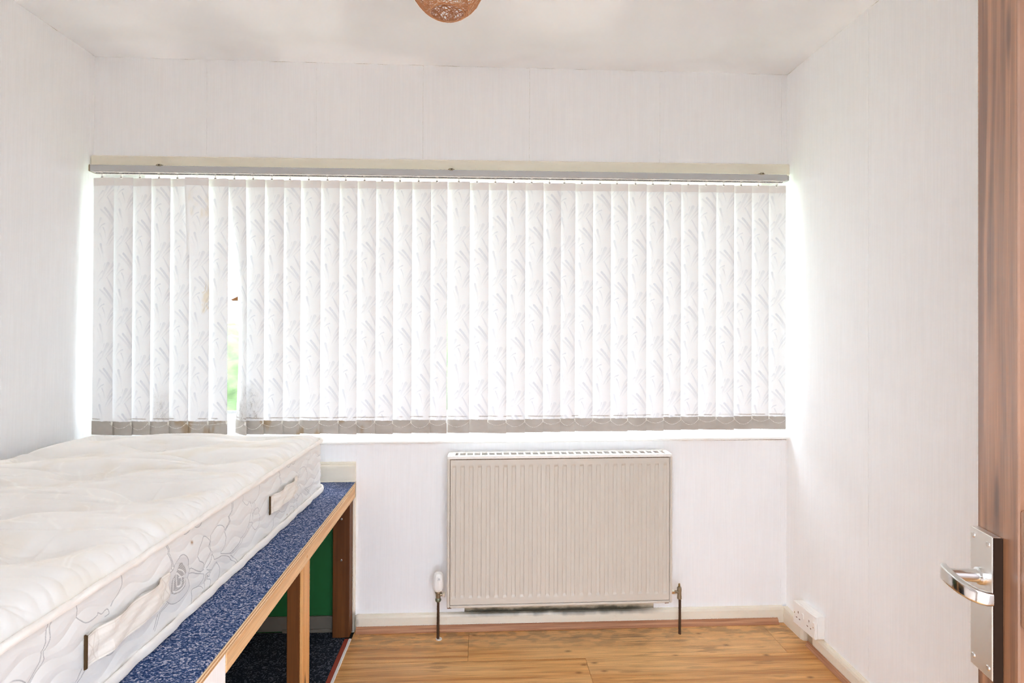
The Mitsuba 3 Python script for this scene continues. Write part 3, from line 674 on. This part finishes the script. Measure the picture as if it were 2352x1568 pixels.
def perimeter(step_right=.0009):
    """Closed loop (s, w, outward s, outward w, arclength on the right-hand side or -1)."""
    P = []
    for s in (np.r_[np.arange(RC, 1.42, step_right), np.arange(1.42, ML - RC, .006)] if step_right < .005 else np.arange(RC, ML - RC, step_right)): P.append((s, 0, 0, -1, s))
    for a in np.linspace(0, math.pi / 2, 14): P.append((ML - RC + RC * math.sin(a), RC - RC * math.cos(a), math.sin(a), -math.cos(a), -1))
    for w in np.arange(RC, MW - RC, .03): P.append((ML, w, 1, 0, -1))
    for a in np.linspace(0, math.pi / 2, 8): P.append((ML - RC + RC * math.cos(a), MW - RC + RC * math.sin(a), math.cos(a), math.sin(a), -1))
    for s in np.arange(ML - RC, RC, -.03): P.append((s, MW, 0, 1, -1))
    for a in np.linspace(0, math.pi / 2, 8): P.append((RC - RC * math.sin(a), MW - RC + RC * math.cos(a), -math.sin(a), math.cos(a), -1))
    for w in np.arange(MW - RC, RC, -.03): P.append((0, w, -1, 0, -1))
    for a in np.linspace(0, math.pi / 2, 14): P.append((RC - RC * math.cos(a), RC - RC * math.sin(a), -math.cos(a), -math.sin(a), RC * math.sin(math.pi / 2 * 0) + RC - RC * math.cos(a)))
    return np.array(P)
PER = perimeter()
def quilt(s, t):
    """Pillowing of the quilted border: rows of opposed waves meet in scallops."""
    d = np.full(s.shape, 1.0)
    for k_ in range(-1, 7):
        for sg in (-1, 1):
            line_ = .010 + k_ * .036 + sg * .009 * np.sin(2 * np.pi * (s / .118 + .23 * k_)) + .006 * np.sin(s * 23 + k_)
            if (k_ + (sg > 0)) % 2 == 0: d = np.minimum(d, np.abs(t - line_))
    return np.clip(d / .015, 0, 1) ** .6
nv = 190
tt = np.linspace(.004, MT - .002, nv)
loop = np.vstack([PER, PER[:1]])
S, TT = np.meshgrid(loop[:, 0], tt, indexing='ij'); Wg = np.repeat(loop[:, 1][:, None], nv, 1)
per_len = np.where(loop[:, 4] >= 0, loop[:, 0], loop[:, 0] + loop[:, 1])[:, None] + 0 * TT
out = .003 * np.sin(np.pi * TT / MT) + .0042 * (quilt(per_len, TT) - .5) * np.clip(np.sin(np.pi * TT / MT) * 3, 0, 1)
V = MP(S + out * loop[:, 2][:, None], Wg + out * loop[:, 3][:, None], TT)
i, j = np.meshgrid(np.arange(len(loop) - 1), np.arange(nv - 1), indexing='ij'); a = (i * nv + j).ravel()
Fc = np.vstack([np.c_[a, a + nv + 1, a + nv], np.c_[a, a + 1, a + nv + 1]])
xy = np.c_[np.where(loop[:, 4] >= 0, loop[:, 4], -5)[:, None].repeat(nv, 1).ravel(), TT.ravel()]
g = meshkit.fbm(np.c_[xy * 9, xy[:, 0] * 0], 3, 6)[:, None]
col = np.array([.78, .765, .735]) * (.95 + .07 * g)
outl = np.concatenate([dense(smooth_poly(q[1:]), .0006) for q in SIDE_PRINT if q[0] in (0, 1)])
white = np.concatenate([dense(smooth_poly(q[1:]), .0006) for q in SIDE_PRINT if q[0] == 3])
def inside(poly, P_):
    q = smooth_poly(poly) / 1000.; x, y = P_[:, 0], P_[:, 1]; c = np.zeros(len(P_), bool)
    for (x1, y1), (x2, y2) in zip(q, np.roll(q, -1, 0)):
        c ^= ((y1 > y) != (y2 > y)) & (x < (x2 - x1) * (y - y1) / (y2 - y1 + 1e-12) + x1)
    return c
for q in SIDE_PRINT:
    if q[0] == 1: col[inside(q[1:], xy)] = [.70, .685, .665]
dk = np.zeros(len(xy), bool)
for q in SIDE_PRINT:
    if q[0] == 2:
        c_ = inside(q[1:], xy); dk |= c_
col[dk] = np.where((np.floor(xy[dk, 1] / .002) % 2 == 0)[:, None], [.40, .385, .37], [.52, .50, .48])
dd = cKDTree(white).query(xy, distance_upper_bound=.01)[0]; k_ = np.clip(1.6 - dd / .0013, 0, 1)[:, None] * dk[:, None]
col = col * (1 - k_) + np.array([.80, .78, .75]) * k_
dd = cKDTree(outl).query(xy, distance_upper_bound=.01)[0]; k_ = np.clip(1.6 - dd / .0008, 0, 1)[:, None]
tone = np.where(xy[:, :1] > .75, .38, .48)
col = col * (1 - k_ * .9) + tone * np.array([1, .99, .98]) * k_ * .9
for (a_, b_, r_) in ((.947, .155, .004), (.38, .03, .0025)):
    k_ = np.exp(-((xy[:, 0] - a_) ** 2 + (xy[:, 1] - b_) ** 2) / r_ ** 2)[:, None]; col = col * (1 - k_) + np.array([.35, .2, .1]) * k_
obj('border', trimesh.Trimesh(V.reshape(-1, 3), Fc, process=False), 'mattress_cloth', MAT, True, color=col)
coarse = perimeter(.012)
wob = .0015 * np.sin(coarse[:, 0] * 37) + .001 * np.sin(coarse[:, 0] * 81)
Q = MP(coarse[:, 0] + (.005 + wob) * coarse[:, 2], coarse[:, 1] + (.005 + wob) * coarse[:, 3], MT + wob)
obj('piping', tube(Q, .0070, 10, True), 'mattress_tape', MAT, True)
Q = MP(coarse[:, 0] + (.007 + 2 * wob) * coarse[:, 2], coarse[:, 1] + (.007 + 2 * wob) * coarse[:, 3], .012 + .5 * wob)
bt = tube(Q, .0055, 10, True); bt.vertices[:, 2] = MZ + .0005 + np.maximum((bt.vertices[:, 2] - MZ - .012) * 2.1 + .0115, 0)
obj('piping', bt, 'mattress_tape', MAT, True)
obj('base_panel', prism([tuple(MP(q[0], q[1], 0)[:2]) for q in coarse[::3]], 'z', MZ + .001, MZ + .006), 'mattress_tape', MAT)
def f_handle(p, n, uv):
    st = .5 + .5 * dr.cos(uv.y * 2. * 3.14159 * 5.)
    g = fbm(uv.x * 14., uv.y * 3.)
    x = dr.abs(dr.abs(uv.x - .5) - .445) / .055
    cross = smoothstep(.14, .05, dr.abs(dr.abs(uv.y - .5) * 2. - dr.abs((dr.abs(uv.x - .5) - .445) / .055))) * smoothstep(1.05, .95, x)
    box = smoothstep(.16, .06, dr.abs(x - 1.)) + smoothstep(.03, .01, dr.abs(dr.abs(uv.y - .5) - .43))
    return mix(mix((.74, .69, .62), (.83, .785, .72), st * .4 + .6 * g), (.60, .54, .47), dr.clip(cross + box * .7, 0, 1) * .5)
textured('handle_weave', f_handle, .85, .1)
for s0, s1, t0, t1 in ((1.047, 1.285, .077, .130), (.307, .533, .082, .133)):
    tilt_ = -.004
    def HP(u, v, d):
        x = np.minimum(u, 1 - u)
        bulge = .0085 + .008 * np.clip((x - .1) / .12, 0, 1) * (1 - .25 * np.cos(u * 12)) + .002 * np.sin(v * 9 + u * 17)
        return MP(s0 + (s1 - s0) * u, -(bulge + d), t0 + (t1 - t0) * v + tilt_ * (u - .5))
    m, uv = grid(lambda U, Vv: HP(U, Vv, .0015), np.linspace(0, 1, 50), np.linspace(0, 1, 9))
    m2, _ = grid(lambda U, Vv: HP(U, Vv, -.0010), np.linspace(0, 1, 50), np.linspace(0, 1, 9)); m2.invert()
    h_ = obj('handle', cat(m, m2), 'handle_weave', MAT, False, uv=np.vstack([uv, uv]), label='cream cloth carrying handle')
    obj('end_shade', cat(*[hull(np.concatenate([MP(np.array([s1 - .0005, s1 + .0026]), -.008 - .0045 * q_, t0 - .003 + (t1 - t0) * f_ + .002 * np.sin(q_ * 2 + f_ * 7)) for q_ in (0, 1) for f_ in (b0, b0 + .27)])) for b0 in (0, .26, .52, .78)]), 'mattress_dark', h_)  # dark strip painted in for the shadow gap at the handle end

# ------------------------------------------------------------------ radiator and valves
R = 'radiator'
labels[R] = {'label': 'cream white panel radiator with vertical flutes below the window', 'category': 'radiator'}
RX0, RX1, RZ0, RZ1, RF = -.137, .763, .133, .728, 2.290
tilt = lambda m: (m.vertices.__setitem__((slice(None), 2), m.vertices[:, 2] + .004 * (m.vertices[:, 0] - RX0)), m)[1]
FL = [-.1106 + k * .03375 for k in range(26)]
xs = [RX0 + .0135]
for c in FL: xs += [c - .0100, c - .0086, c - .0066, c - .0050, c + .0050, c + .0066, c + .0086, c + .0100]
xs = np.array(xs + [RX1 - .0125])
z0f, z1f = .1705, .6925
zs = np.array([RZ0 + .012, z0f - .006, z0f, z0f + .004, z0f + .008, z0f + .012, .3, .45, .6, z1f - .012, z1f - .008, z1f - .004, z1f, z1f + .006, RZ1 - .0135])
def rad_face(U, V):
    d = np.zeros_like(U)
    for c in FL:
        a = np.abs(U - c)
        d = np.maximum(d, np.clip((.0098 - a) / .0062, 0, 1))
    e = np.clip(np.minimum(V - z0f, z1f - V) / .011, 0, 1)
    k = np.minimum(d, e); k = k * k * (3 - 2 * k)
    return np.stack([U, RF + .0015 + 0.0050 * k, V], -1)
m, _ = grid(rad_face, xs, zs)
obj('front_panel', tilt(m), 'radiator_enamel', R, 35)
fr = [cbox(RX0, RX0 + .0115, RF, 2.375, RZ0, RZ1, .003), cbox(RX1 - .0105, RX1, RF, 2.375, RZ0, RZ1, .003)]
obj('side_casing', tilt(fr[0]), 'radiator_enamel', R); obj('side_casing', tilt(fr[1]), 'radiator_enamel', R)
obj('bottom_seam', tilt(cbox(RX0 + .012, RX1 - .011, RF, RF + .012, RZ0, RZ0 + .010, .002)), 'radiator_enamel', R)
obj('shadow_gap', tilt(cbox(RX0 + .0118, RX1 - .0108, RF + .0095, RF + .012, RZ0 + .009, RZ1 - .011, 0)), 'radiator_gap', R)
obj('top_edge', tilt(cbox(RX0 + .0005, RX1 - .0005, RF, RF + .012, RZ1 - .0105, RZ1 + .001, .002)), 'radiator_white', R)
gr = [cbox(RX0 + .001, RX1 - .001, 2.362, 2.374, RZ1 - .004, RZ1 + .0005, .001)]
for k in range(31):
    x = RX0 + .016 + k * .0292
    if x < RX1 - .01: gr.append(cbox(x - .0035, x + .0035, RF + .010, 2.364, RZ1 - .004, RZ1 + .0005, .0008))
gr += [cbox(RX0 + .001, RX0 + .030, RF + .010, 2.364, RZ1 - .004, RZ1 + .0007, .001), cbox(RX1 - .02, RX1 - .001, RF + .010, 2.364, RZ1 - .004, RZ1 + .0007, .001)]
obj('top_grille', tilt(cat(gr)), 'radiator_white', R)
obj('added_top_plate', tilt(cbox(RX0 + .012, RX1 - .011, RF + .013, 2.352, RZ1 - .016, RZ1 - .0075, .001)), 'radiator_white', R)  # pale plate added under the grille to brighten its holes
obj('back_panel', tilt(cbox(RX0 + .012, RX1 - .011, 2.352, 2.362, RZ0 + .01, RZ1 - .012, .002)), 'radiator_enamel', R)
for x in (.07, .57): obj('wall_bracket', cbox(x - .02, x + .02, 2.362, 2.399, .2, .66, .002), 'radiator_enamel', R)
for a, b, z in ((RX0 + .002, RX0 + .018, .0025), (RX1 - .03, RX1 - .014, .0018)): obj('chip', tilt(cbox(a, b, RF - .0004, RF + .004, RZ0 - .0006, RZ0 + z, 0)), 'brown_hole', R, label='bare rusty chip on a lower corner')

V1 = 'radiator_valve'
labels[V1] = {'label': 'thermostatic valve with a white ribbed head left of the radiator', 'category': 'valve'}
vx, vy = -.172, 2.318
prof = [(.0, .0), (.0175, .0), (.0210, .002), (.0222, .006), (.0235, .016), (.0228, .030), (.0205, .048), (.0175, .060), (.0130, .064), (.0, .0655)]
hd = lathe(prof, 40, (vx, vy, .1985))
v_ = hd.vertices - [vx, vy, .1985]
an = np.arctan2(v_[:, 1], v_[:, 0]); rr = np.hypot(v_[:, 0], v_[:, 1])
sc = 1 - .10 * np.clip(np.cos(an * 4 + .6), 0, 1) ** 2 * (v_[:, 2] > .008) * (v_[:, 2] < .061)
hd.vertices[:, :2] = np.c_[rr * sc * np.cos(an), rr * sc * np.sin(an)] + [vx, vy]
h = obj('head', hd, 'white_plastic', V1, 40)
obj('markings', cat(*[cbox(vx - .0005 + .0028 * k, vx + .0007 + .0028 * k, vy - .0222, vy - .0190, .2395, .2485, .0002) for k in range(4)]), 'rail_grey', h)
obj('collar', lathe([(0, 0), (.0165, 0), (.0175, .002), (.0175, .005), (.016, .0065), (0, .0065)], 28, (vx, vy, .1925)), 'off_white_plastic', V1, 30)
obj('body', cat(lathe([(0, 0), (.0085, 0), (.0095, .004), (.0105, .018), (.0135, .022), (.0135, .030), (0, .030)], 20, (vx, vy, .1625)), lathe([(.0062, 0), (.0062, .022)], 16, (vx, vy, .176), (1, 0, 0))), 'dull_brass', V1, 30)
obj('union_nut', lathe([(0, 0), (.0085, 0), (.010, .002), (.010, .011), (.0085, .013), (0, .013)], 6, (vx + .015, vy, .176), (1, 0, 0)), 'chrome', V1)
obj('compression_nut', lathe([(0, 0), (.0080, 0), (.0110, .003), (.0120, .008), (.0105, .014), (.008, .016), (0, .016)], 20, (vx, vy, .148)), 'verdigris', V1, 40)
obj('pipe', lathe([(0, 0), (.0056, 0), (.0054, .09), (.0050, .152), (0, .152)], 16, (vx, vy + .0, -.002)), 'dark_copper', V1, 40)
obj('floor_collar', lathe([(.007, 0), (.0125, 0), (.012, .002), (.007, .0022)], 20, (vx + .0035, vy - .001, .0)), 'off_white_plastic', V1)

V2 = 'radiator_valve_001'
labels[V2] = {'label': 'bare brass lockshield valve right of the radiator', 'category': 'valve'}
vx, vy = .800, 2.314
obj('body', cat(lathe([(0, 0), (.0078, 0), (.009, .002), (.009, .010), (.0080, .013), (.0078, .030), (.0088, .032), (.0088, .046), (.006, .049), (0, .049)], 20, (vx, vy, .141)), lathe([(.0058, 0), (.0058, .018)], 14, (vx, vy, .170), (-1, 0, 0))), 'dull_brass', V2, 30)
obj('spindle', lathe([(0, 0), (.0042, 0), (.0042, .012), (.003, .0145), (0, .0145)], 4, (vx, vy, .189)), 'brass', V2)
obj('union_nut', lathe([(0, 0), (.0085, 0), (.0095, .002), (.0095, .012), (.0085, .014), (0, .014)], 6, (vx - .020, vy, .170), (-1, 0, 0)), 'chrome', V2)
obj('pipe', lathe([(0, 0), (.0054, 0), (.0050, .08), (.0052, .144), (0, .144)], 16, (vx + .002, vy, -.002)), 'dark_copper', V2, 40)

# ------------------------------------------------------------------ double socket on the right wall
S = 'wall_socket'
labels[S] = {'label': 'white double power socket in a surface box low on the right wall', 'category': 'socket'}
sy0, sy1, sz0, sz1, sx = 2.121, 2.272, .0645, .1515, 1.2505
tilts = lambda m: (m.vertices.__setitem__((slice(None), 2), m.vertices[:, 2] - .05 * (m.vertices[:, 1] - 2.196)), m)[1]
obj('back_box', tilts(cbox(sx + .0105, 1.2918, sy0 + .001, sy1 - .001, sz0 + .001, sz1 - .001, .0015)), 'white_plastic', S)
obj('face_plate', tilts(cbox(sx, sx + .010, sy0, sy1, sz0, sz1, .002)), 'white_plastic', S)
for k in (0, 1):
    yc = 2.235 - k * .076
    sw = obj('switch', tilts(hull([[sx - .0045, yc - .034 + dy, .128] for dy in (-.0055, .0055)] + [[sx + .001, yc - .034 + dy, z] for dy in (-.0055, .0055) for z in (.108, .1295)] + [[sx - .001, yc - .034 + dy, .1085] for dy in (-.0055, .0055)])), 'white_plastic', S)
    for a, b, dy, dz in ((0, .012, .0020, .0040), (.0110, -.011, .0036, .0018), (-.0110, -.011, .0036, .0018)):
        obj('pin_hole', tilts(cbox(sx - .0006, sx + .001, yc + a - dy, yc + a + dy, .106 + b - dz, .106 + b + dz, 0)), 'brown_hole', S)
for y in (2.262, 2.131):
    obj('screw', tilts(lathe([(.003, 0), (.003, .0006), (.002, .001)], 10, (sx + .0002, y, .107), (-1, 0, 0))), 'brass', S)

# ------------------------------------------------------------------ open door with lever handle
D0, DA, DN = np.array([.757, .850]), np.array([-.208, -.978]), np.array([-.978, .208])
def dpos(m):
    v = m.vertices
    w = np.c_[D0[0] + DA[0] * v[:, 0] + DN[0] * v[:, 1], D0[1] + DA[1] * v[:, 0] + DN[1] * v[:, 1], v[:, 2]]
    return trimesh.Trimesh(w, m.faces[:, ::-1], process=False)
def f_door(p, n, uv):
    s = -((p.x - .757) * .208 + (p.y - .85) * .978)
    g = fbm(s * 95. + 1.3 * noise(p.z * 3., s * 9.), p.z * 2.6, p.x * 20., 4)
    fine = noise(s * 700., p.z * 16.)
    base = mix((.15, .060, .027), (.32, .145, .07), smoothstep(.25, .75, g)) * (.82 + .3 * fine)
    f1, f2, w = voronoi(s * 20. + 3.3, p.z * 2.4 + .25)
    return mix(base, (.05, .02, .012), smoothstep(.16, .03, f1) * smoothstep(.3, .4, w) * .7)
def r_door(p, n, uv):
    s = -((p.x - .757) * .208 + (p.y - .85) * .978)
    return .30 + .16 * noise(s * 120., p.z * 5.)
b_ = {'type': 'principled', 'base_color': proc(f_door), 'roughness': proc(r_door), 'eta': 2.1, 'clearcoat': 1.0, 'clearcoat_gloss': .8}
scene['door_wood'] = two(b_)
DR = 'door_1'
labels[DR] = {'label': 'brown varnished wooden door standing open at the right edge', 'kind': 'structure'}
obj('stile', dpos(cbox(0, .0895, -.040, 0, .012, 1.985, .002)), 'door_wood', DR)
obj('stile', dpos(cbox(.662, .752, -.040, 0, .012, 1.985, .002)), 'door_wood', DR)
obj('cross_rail', dpos(cbox(.0905, .6615, -.039, -.001, .012, .21, .002)), 'door_wood', DR)
obj('cross_rail', dpos(cbox(.0905, .6615, -.039, -.001, .84, 1.00, .002)), 'door_wood', DR)
obj('cross_rail', dpos(cbox(.0905, .6615, -.039, -.001, 1.88, 1.985, .002)), 'door_wood', DR)
obj('panel', dpos(cbox(.090, .662, -.028, -.012, .2, .85, .003)), 'door_wood', DR)
obj('panel', dpos(cbox(.090, .662, -.028, -.012, .99, 1.89, .003)), 'door_wood', DR)
H = obj('handle', dpos(cbox(.0045, .0555, .0002, .0125, .742, .9495, .0012)), 'aged_chrome', DR, label='chrome lever handle on a long backplate')
obj('plate_edge', dpos(cbox(.0557, .0585, .0002, .0120, .742, .9490, .0006)), 'edge_reflection', H)  # near edge of the chrome plate, its dark reflection painted in
for s, z in ((.012, .938), (.046, .936), (.012, .757), (.046, .757)):
    obj('screw', dpos(lathe([(.0042, 0), (.0042, .0006), (.003, .0016)], 14, (s, .0124, z), (0, 1, 0))), 'chrome', H, 30)
ls, lz = .030, .8835
obj('neck', dpos(lathe([(0, 0), (.0125, 0), (.0125, .004), (.0095, .006), (.0085, .03), (.0080, .049), (0, .049)], 24, (ls, .0125, lz), (0, 1, 0))), 'chrome', H, 40)
prof = lambda hz, hn: np.array([[math.copysign(abs(math.cos(a)) ** .45, math.cos(a)) * hn, math.copysign(abs(math.sin(a)) ** .45, math.sin(a)) * hz] for a in np.linspace(0, 2 * math.pi, 17)[:-1]])
path = [(ls - .012, .056, lz + .001, .0105, .0042), (ls - .004, .0600, lz + .001, .0115, .0052), (ls + .012, .0605, lz - .001, .0115, .0050), (ls + .030, .0580, lz - .004, .0110, .0050), (ls + .044, .0520, lz - .007, .0105, .0048),
        (ls + .051, .0450, lz - .009, .0100, .0050), (ls + .055, .0370, lz - .010, .0095, .0046), (ls + .056, .030, lz - .010, .0085, .0040)]
Pth = np.array([[a, b, c] for a, b, c, _, _ in path]); tg = np.gradient(Pth, axis=0); tg /= np.linalg.norm(tg, axis=1, keepdims=True)
rings = []
for (a, b, c, hz, hn), t in zip(path, tg):
    side = np.cross([0, 0, 1], t); side /= np.linalg.norm(side)
    rings.append(np.array([a, b, c]) + prof(hz, hn)[:, :1] * side + prof(hz, hn)[:, 1:] * np.array([0, 0, 1.]))
vv = np.concatenate(rings); n_ = 16; f = []
for i in range(len(rings) - 1):
    for j in range(n_):
        p, q = i * n_ + j, i * n_ + (j + 1) % n_
        f += [[p, q, q + n_], [p, q + n_, p + n_]]
vv = np.vstack([vv, rings[0].mean(0), rings[-1].mean(0)])
for j in range(n_): f += [[len(vv) - 2, (j + 1) % n_, j], [len(vv) - 1, (len(rings) - 1) * n_ + j, (len(rings) - 1) * n_ + (j + 1) % n_]]
obj('lever', dpos(trimesh.Trimesh(vv, np.array(f), process=False)), 'chrome', H, 50)
tag(obj('wall_back', cat(trimesh.creation.box(bounds=[[.70, -.06, -.01], [1.2915, .04, CEIL]]), trimesh.creation.box(bounds=[[-1.75, -.06, -.01], [DOORWAY[0], .04, CEIL]]), trimesh.creation.box(bounds=[[DOORWAY[0], -.06, DOORWAY[2]], [.70, .04, CEIL]])), 'wallpaper'), 'wall around the doorway behind the open door', kind='structure')
tag(obj('trim_5', cat(cbox(.615, .70, -.07, .09, 0, 2.03, .003)), 'door_wood'), 'brown wooden door jamb beside the open door', kind='structure')

# ------------------------------------------------------------------ string-ball lampshade
L = 'pendant_lamp'
labels[L] = {'label': 'copper brown string-ball lampshade hanging from the ceiling', 'category': 'lamp'}
LC, LR, OP = np.array([-.095, 1.5, 2.142]), .0975, math.radians(27)
plain('copper_string', (.56, .27, .13), .6, .3)
plain('pale_string', (.72, .52, .36), .6, .3)
plain('dark_string', (.17, .06, .03), .6, .3)
r_ = np.random.RandomState(11)
def great(nrm, c, rad, ph0=0, ph1=2 * math.pi, n=40, wob=0):
    nrm = nrm / np.linalg.norm(nrm); a = np.cross(nrm, [.3, .1, 1]); a /= np.linalg.norm(a); b = np.cross(nrm, a)
    ph = np.linspace(ph0, ph1, n); q = math.sqrt(max(rad * rad - c * c, 1e-9))
    return LC + nrm * c + q * (np.cos(ph)[:, None] * a + np.sin(ph)[:, None] * b)
loops = {'copper_string': [], 'pale_string': [], 'dark_string': []}
for k in range(124):                                                 # short windings crowd round the opening, a few run right round the ball
    p = r_.rand() * 6.283
    if k < 16:
        t, rho = math.radians(63 - 30 * r_.rand() ** 2), math.pi / 2
    else:
        rho = math.radians(r_.uniform(16, 27)); t = math.pi - (OP + rho + math.radians(abs(r_.normal(0, 7))))
    nrm = np.array([math.sin(t) * math.cos(p), math.sin(t) * math.sin(p), math.cos(t)])
    rad = LR * (1 - .02 * r_.rand())
    loops['copper_string' if k % 9 else 'pale_string'].append(tube(great(nrm, rad * math.cos(rho), rad, n=40)[:-1], .0009, 4, True))
for k in range(26):                                                  # loose crossings over the crown, seen from below through the opening
    nrm = r_.randn(3); nrm[2] *= .25
    Q = great(nrm, LR * r_.uniform(-.5, .5), LR * .98, n=60); Q = Q[Q[:, 2] > LC[2] + .12 * LR]
    if len(Q) > 6:
        Q = Q[np.argsort(np.arctan2(*(Q - LC)[:, [1, 0]].T))] if False else Q
        brk = np.nonzero(np.linalg.norm(np.diff(Q, axis=0), axis=1) > .03)[0]
        if len(brk): Q = np.roll(Q, -(brk[0] + 1), 0)
        loops['dark_string'].append(tube(Q, .0012, 4))
labels_shade = obj('string_shell', cat(loops['copper_string']), 'copper_string', L)
obj('string_shell', cat(loops['pale_string']), 'pale_string', L)
obj('string_shell', cat(loops['dark_string']), 'dark_string', L)
for k in ('string_shell', 'string_shell_001', 'string_shell_002'):
    labels[f'{L}__{k}'] = {'kind': 'stuff'}
ring = [LC + LR * np.array([math.sin(OP) * math.cos(a), math.sin(OP) * math.sin(a), -math.cos(OP)]) for a in np.linspace(0, 2 * math.pi, 41)[:-1]]
obj('rim', tube(ring, .0014, 6, True), 'copper_string', L)
obj('bulb', lathe([(0, -.045), (.012, -.043), (.020, -.034), (.0225, -.022), (.019, -.006), (.012, .008), (.011, .014), (0, .014)], 20, LC + [0, 0, .02]), 'white_plastic', L, 50)
obj('lampholder', lathe([(0, 0), (.016, 0), (.016, .03), (.010, .045), (.004, .055), (0, .055)], 20, LC + [0, 0, .036]), 'white_plastic', L, 40)
obj('flex', lathe([(0, 0), (.0032, 0), (.0032, CEIL - .02 - LC[2] - .09), (0, CEIL - .02 - LC[2] - .09)], 10, LC + [0, 0, .09]), 'white_flex', L)
obj('ceiling_rose', lathe([(0, 0), (.012, 0), (.03, .008), (.036, .02), (0, .02)], 28, [LC[0], LC[1], CEIL - .02]), 'white_plastic', L, 30)

# ------------------------------------------------------------------ the view behind the blind
GZ = -2.75
plain('lawn', (.24, .30, .15), .95, .0)
tag(obj('ground', trimesh.creation.box(bounds=[[-45, 3.0, GZ - .3], [45, 90, GZ]]), 'lawn'), 'grass outside below the window', kind='structure')
def f_brick(p, n, uv):
    h = p.x; row = dr.floor(p.z / .075); q = h / .225 + .5 * (row - 2 * dr.floor(row / 2.))
    fx, fz = q - dr.floor(q), p.z / .075 - row
    mort = dr.maximum(smoothstep(.06, .02, dr.minimum(fx, 1 - fx)), smoothstep(.16, .08, dr.minimum(fz, 1 - fz)))
    c = mix((.45, .25, .17), (.60, .36, .26), cell_rand(dr.floor(q), row))
    return mix(c, (.5, .46, .4), mort)
textured('brick', f_brick, .9, .1)
scene['buff_brick'] = two({'type': 'principled', 'base_color': proc(lambda p, n, uv: mix((.74, .60, .48), (.88, .78, .66), noise(p.x * 9., p.z * 27.))), 'roughness': .9, 'specular': .1})
plain('roof_tile', (.42, .38, .36), .9, .1)
plain('dark_pane', (.05, .06, .07), .1, .5)
for n_, (x0, x1, y0) in enumerate(((-13.5, -6.0, 22), (-1.6, 8.5, 24))):
    Hs = 'house' if n_ == 0 else 'house_001'
    labels[Hs] = {'label': ('brick house across the garden seen through the blind gap by the window handle', 'brick house across the garden seen through the gap in the middle of the blind')[n_], 'category': 'house'}
    obj('wall', trimesh.creation.box(bounds=[[x0, y0, GZ], [x1, y0 + 7, GZ + 4.0]]), 'buff_brick' if n_ == 0 else 'brick', Hs)
    obj('roof', prism([(y0 - .4, GZ + 3.95), (y0 + 7.4, GZ + 3.95), (y0 + 3.5, GZ + 6.0)], 'x', x0 - .3, x1 + .3), 'roof_tile', Hs)
    for wx in np.linspace(x0 + 1.4, x1 - 1.4, 3):
        w_ = obj('window', cat(cbox(wx - .75, wx + .75, y0 - .06, y0 + .02, GZ + 1.6, GZ + 1.72, .01), cbox(wx - .75, wx + .75, y0 - .06, y0 + .02, GZ + 2.9, GZ + 3.0, .01), *[cbox(wx + d - .05, wx + d + .05, y0 - .06, y0 + .02, GZ + 1.7, GZ + 2.95, .01) for d in (-.7, 0, .7)]), 'white_upvc', Hs)
        obj('pane', trimesh.creation.box(bounds=[[wx - .7, y0 - .02, GZ + 1.7], [wx + .7, y0 - .005, GZ + 2.92]]), 'dark_pane', w_)
scene['leaf_green'] = two({'type': 'principled', 'base_color': proc(lambda p, n, uv: mix((.07, .14, .05), (.24, .34, .13), fbm(p.x * 5., p.y * 5., p.z * 5.))), 'roughness': .8, 'specular': .2})
plain('bark', (.12, .085, .06), .9, .1)
for n_, (x, y, h, w) in enumerate(((-6.6, 15, 3.1, 1.7), (-.9, 17, 3.4, 1.5))):
    tr = 'tree' if n_ == 0 else 'tree_001'
    labels[tr] = {'label': ('leafy green tree outside seen beside the twisted mouldy blind strip', 'leafy green tree outside seen through the central gap of the blind')[n_], 'category': 'tree'}
    c_ = trimesh.creation.icosphere(subdivisions=4, radius=1.0)
    nn = meshkit.fbm(c_.vertices * 3 + n_ * 7, 4, n_)[:, None]
    c_.vertices = c_.vertices * (.65 + .7 * nn) * [w, w, w * .9] + [x, y, GZ + h - w * .55]
    obj('crown', c_, 'leaf_green', tr, True); obj('trunk', lathe([(0, 0), (.14, 0), (.10, h - w), (0, h - w)], 10, (x, y, GZ)), 'bark', tr)
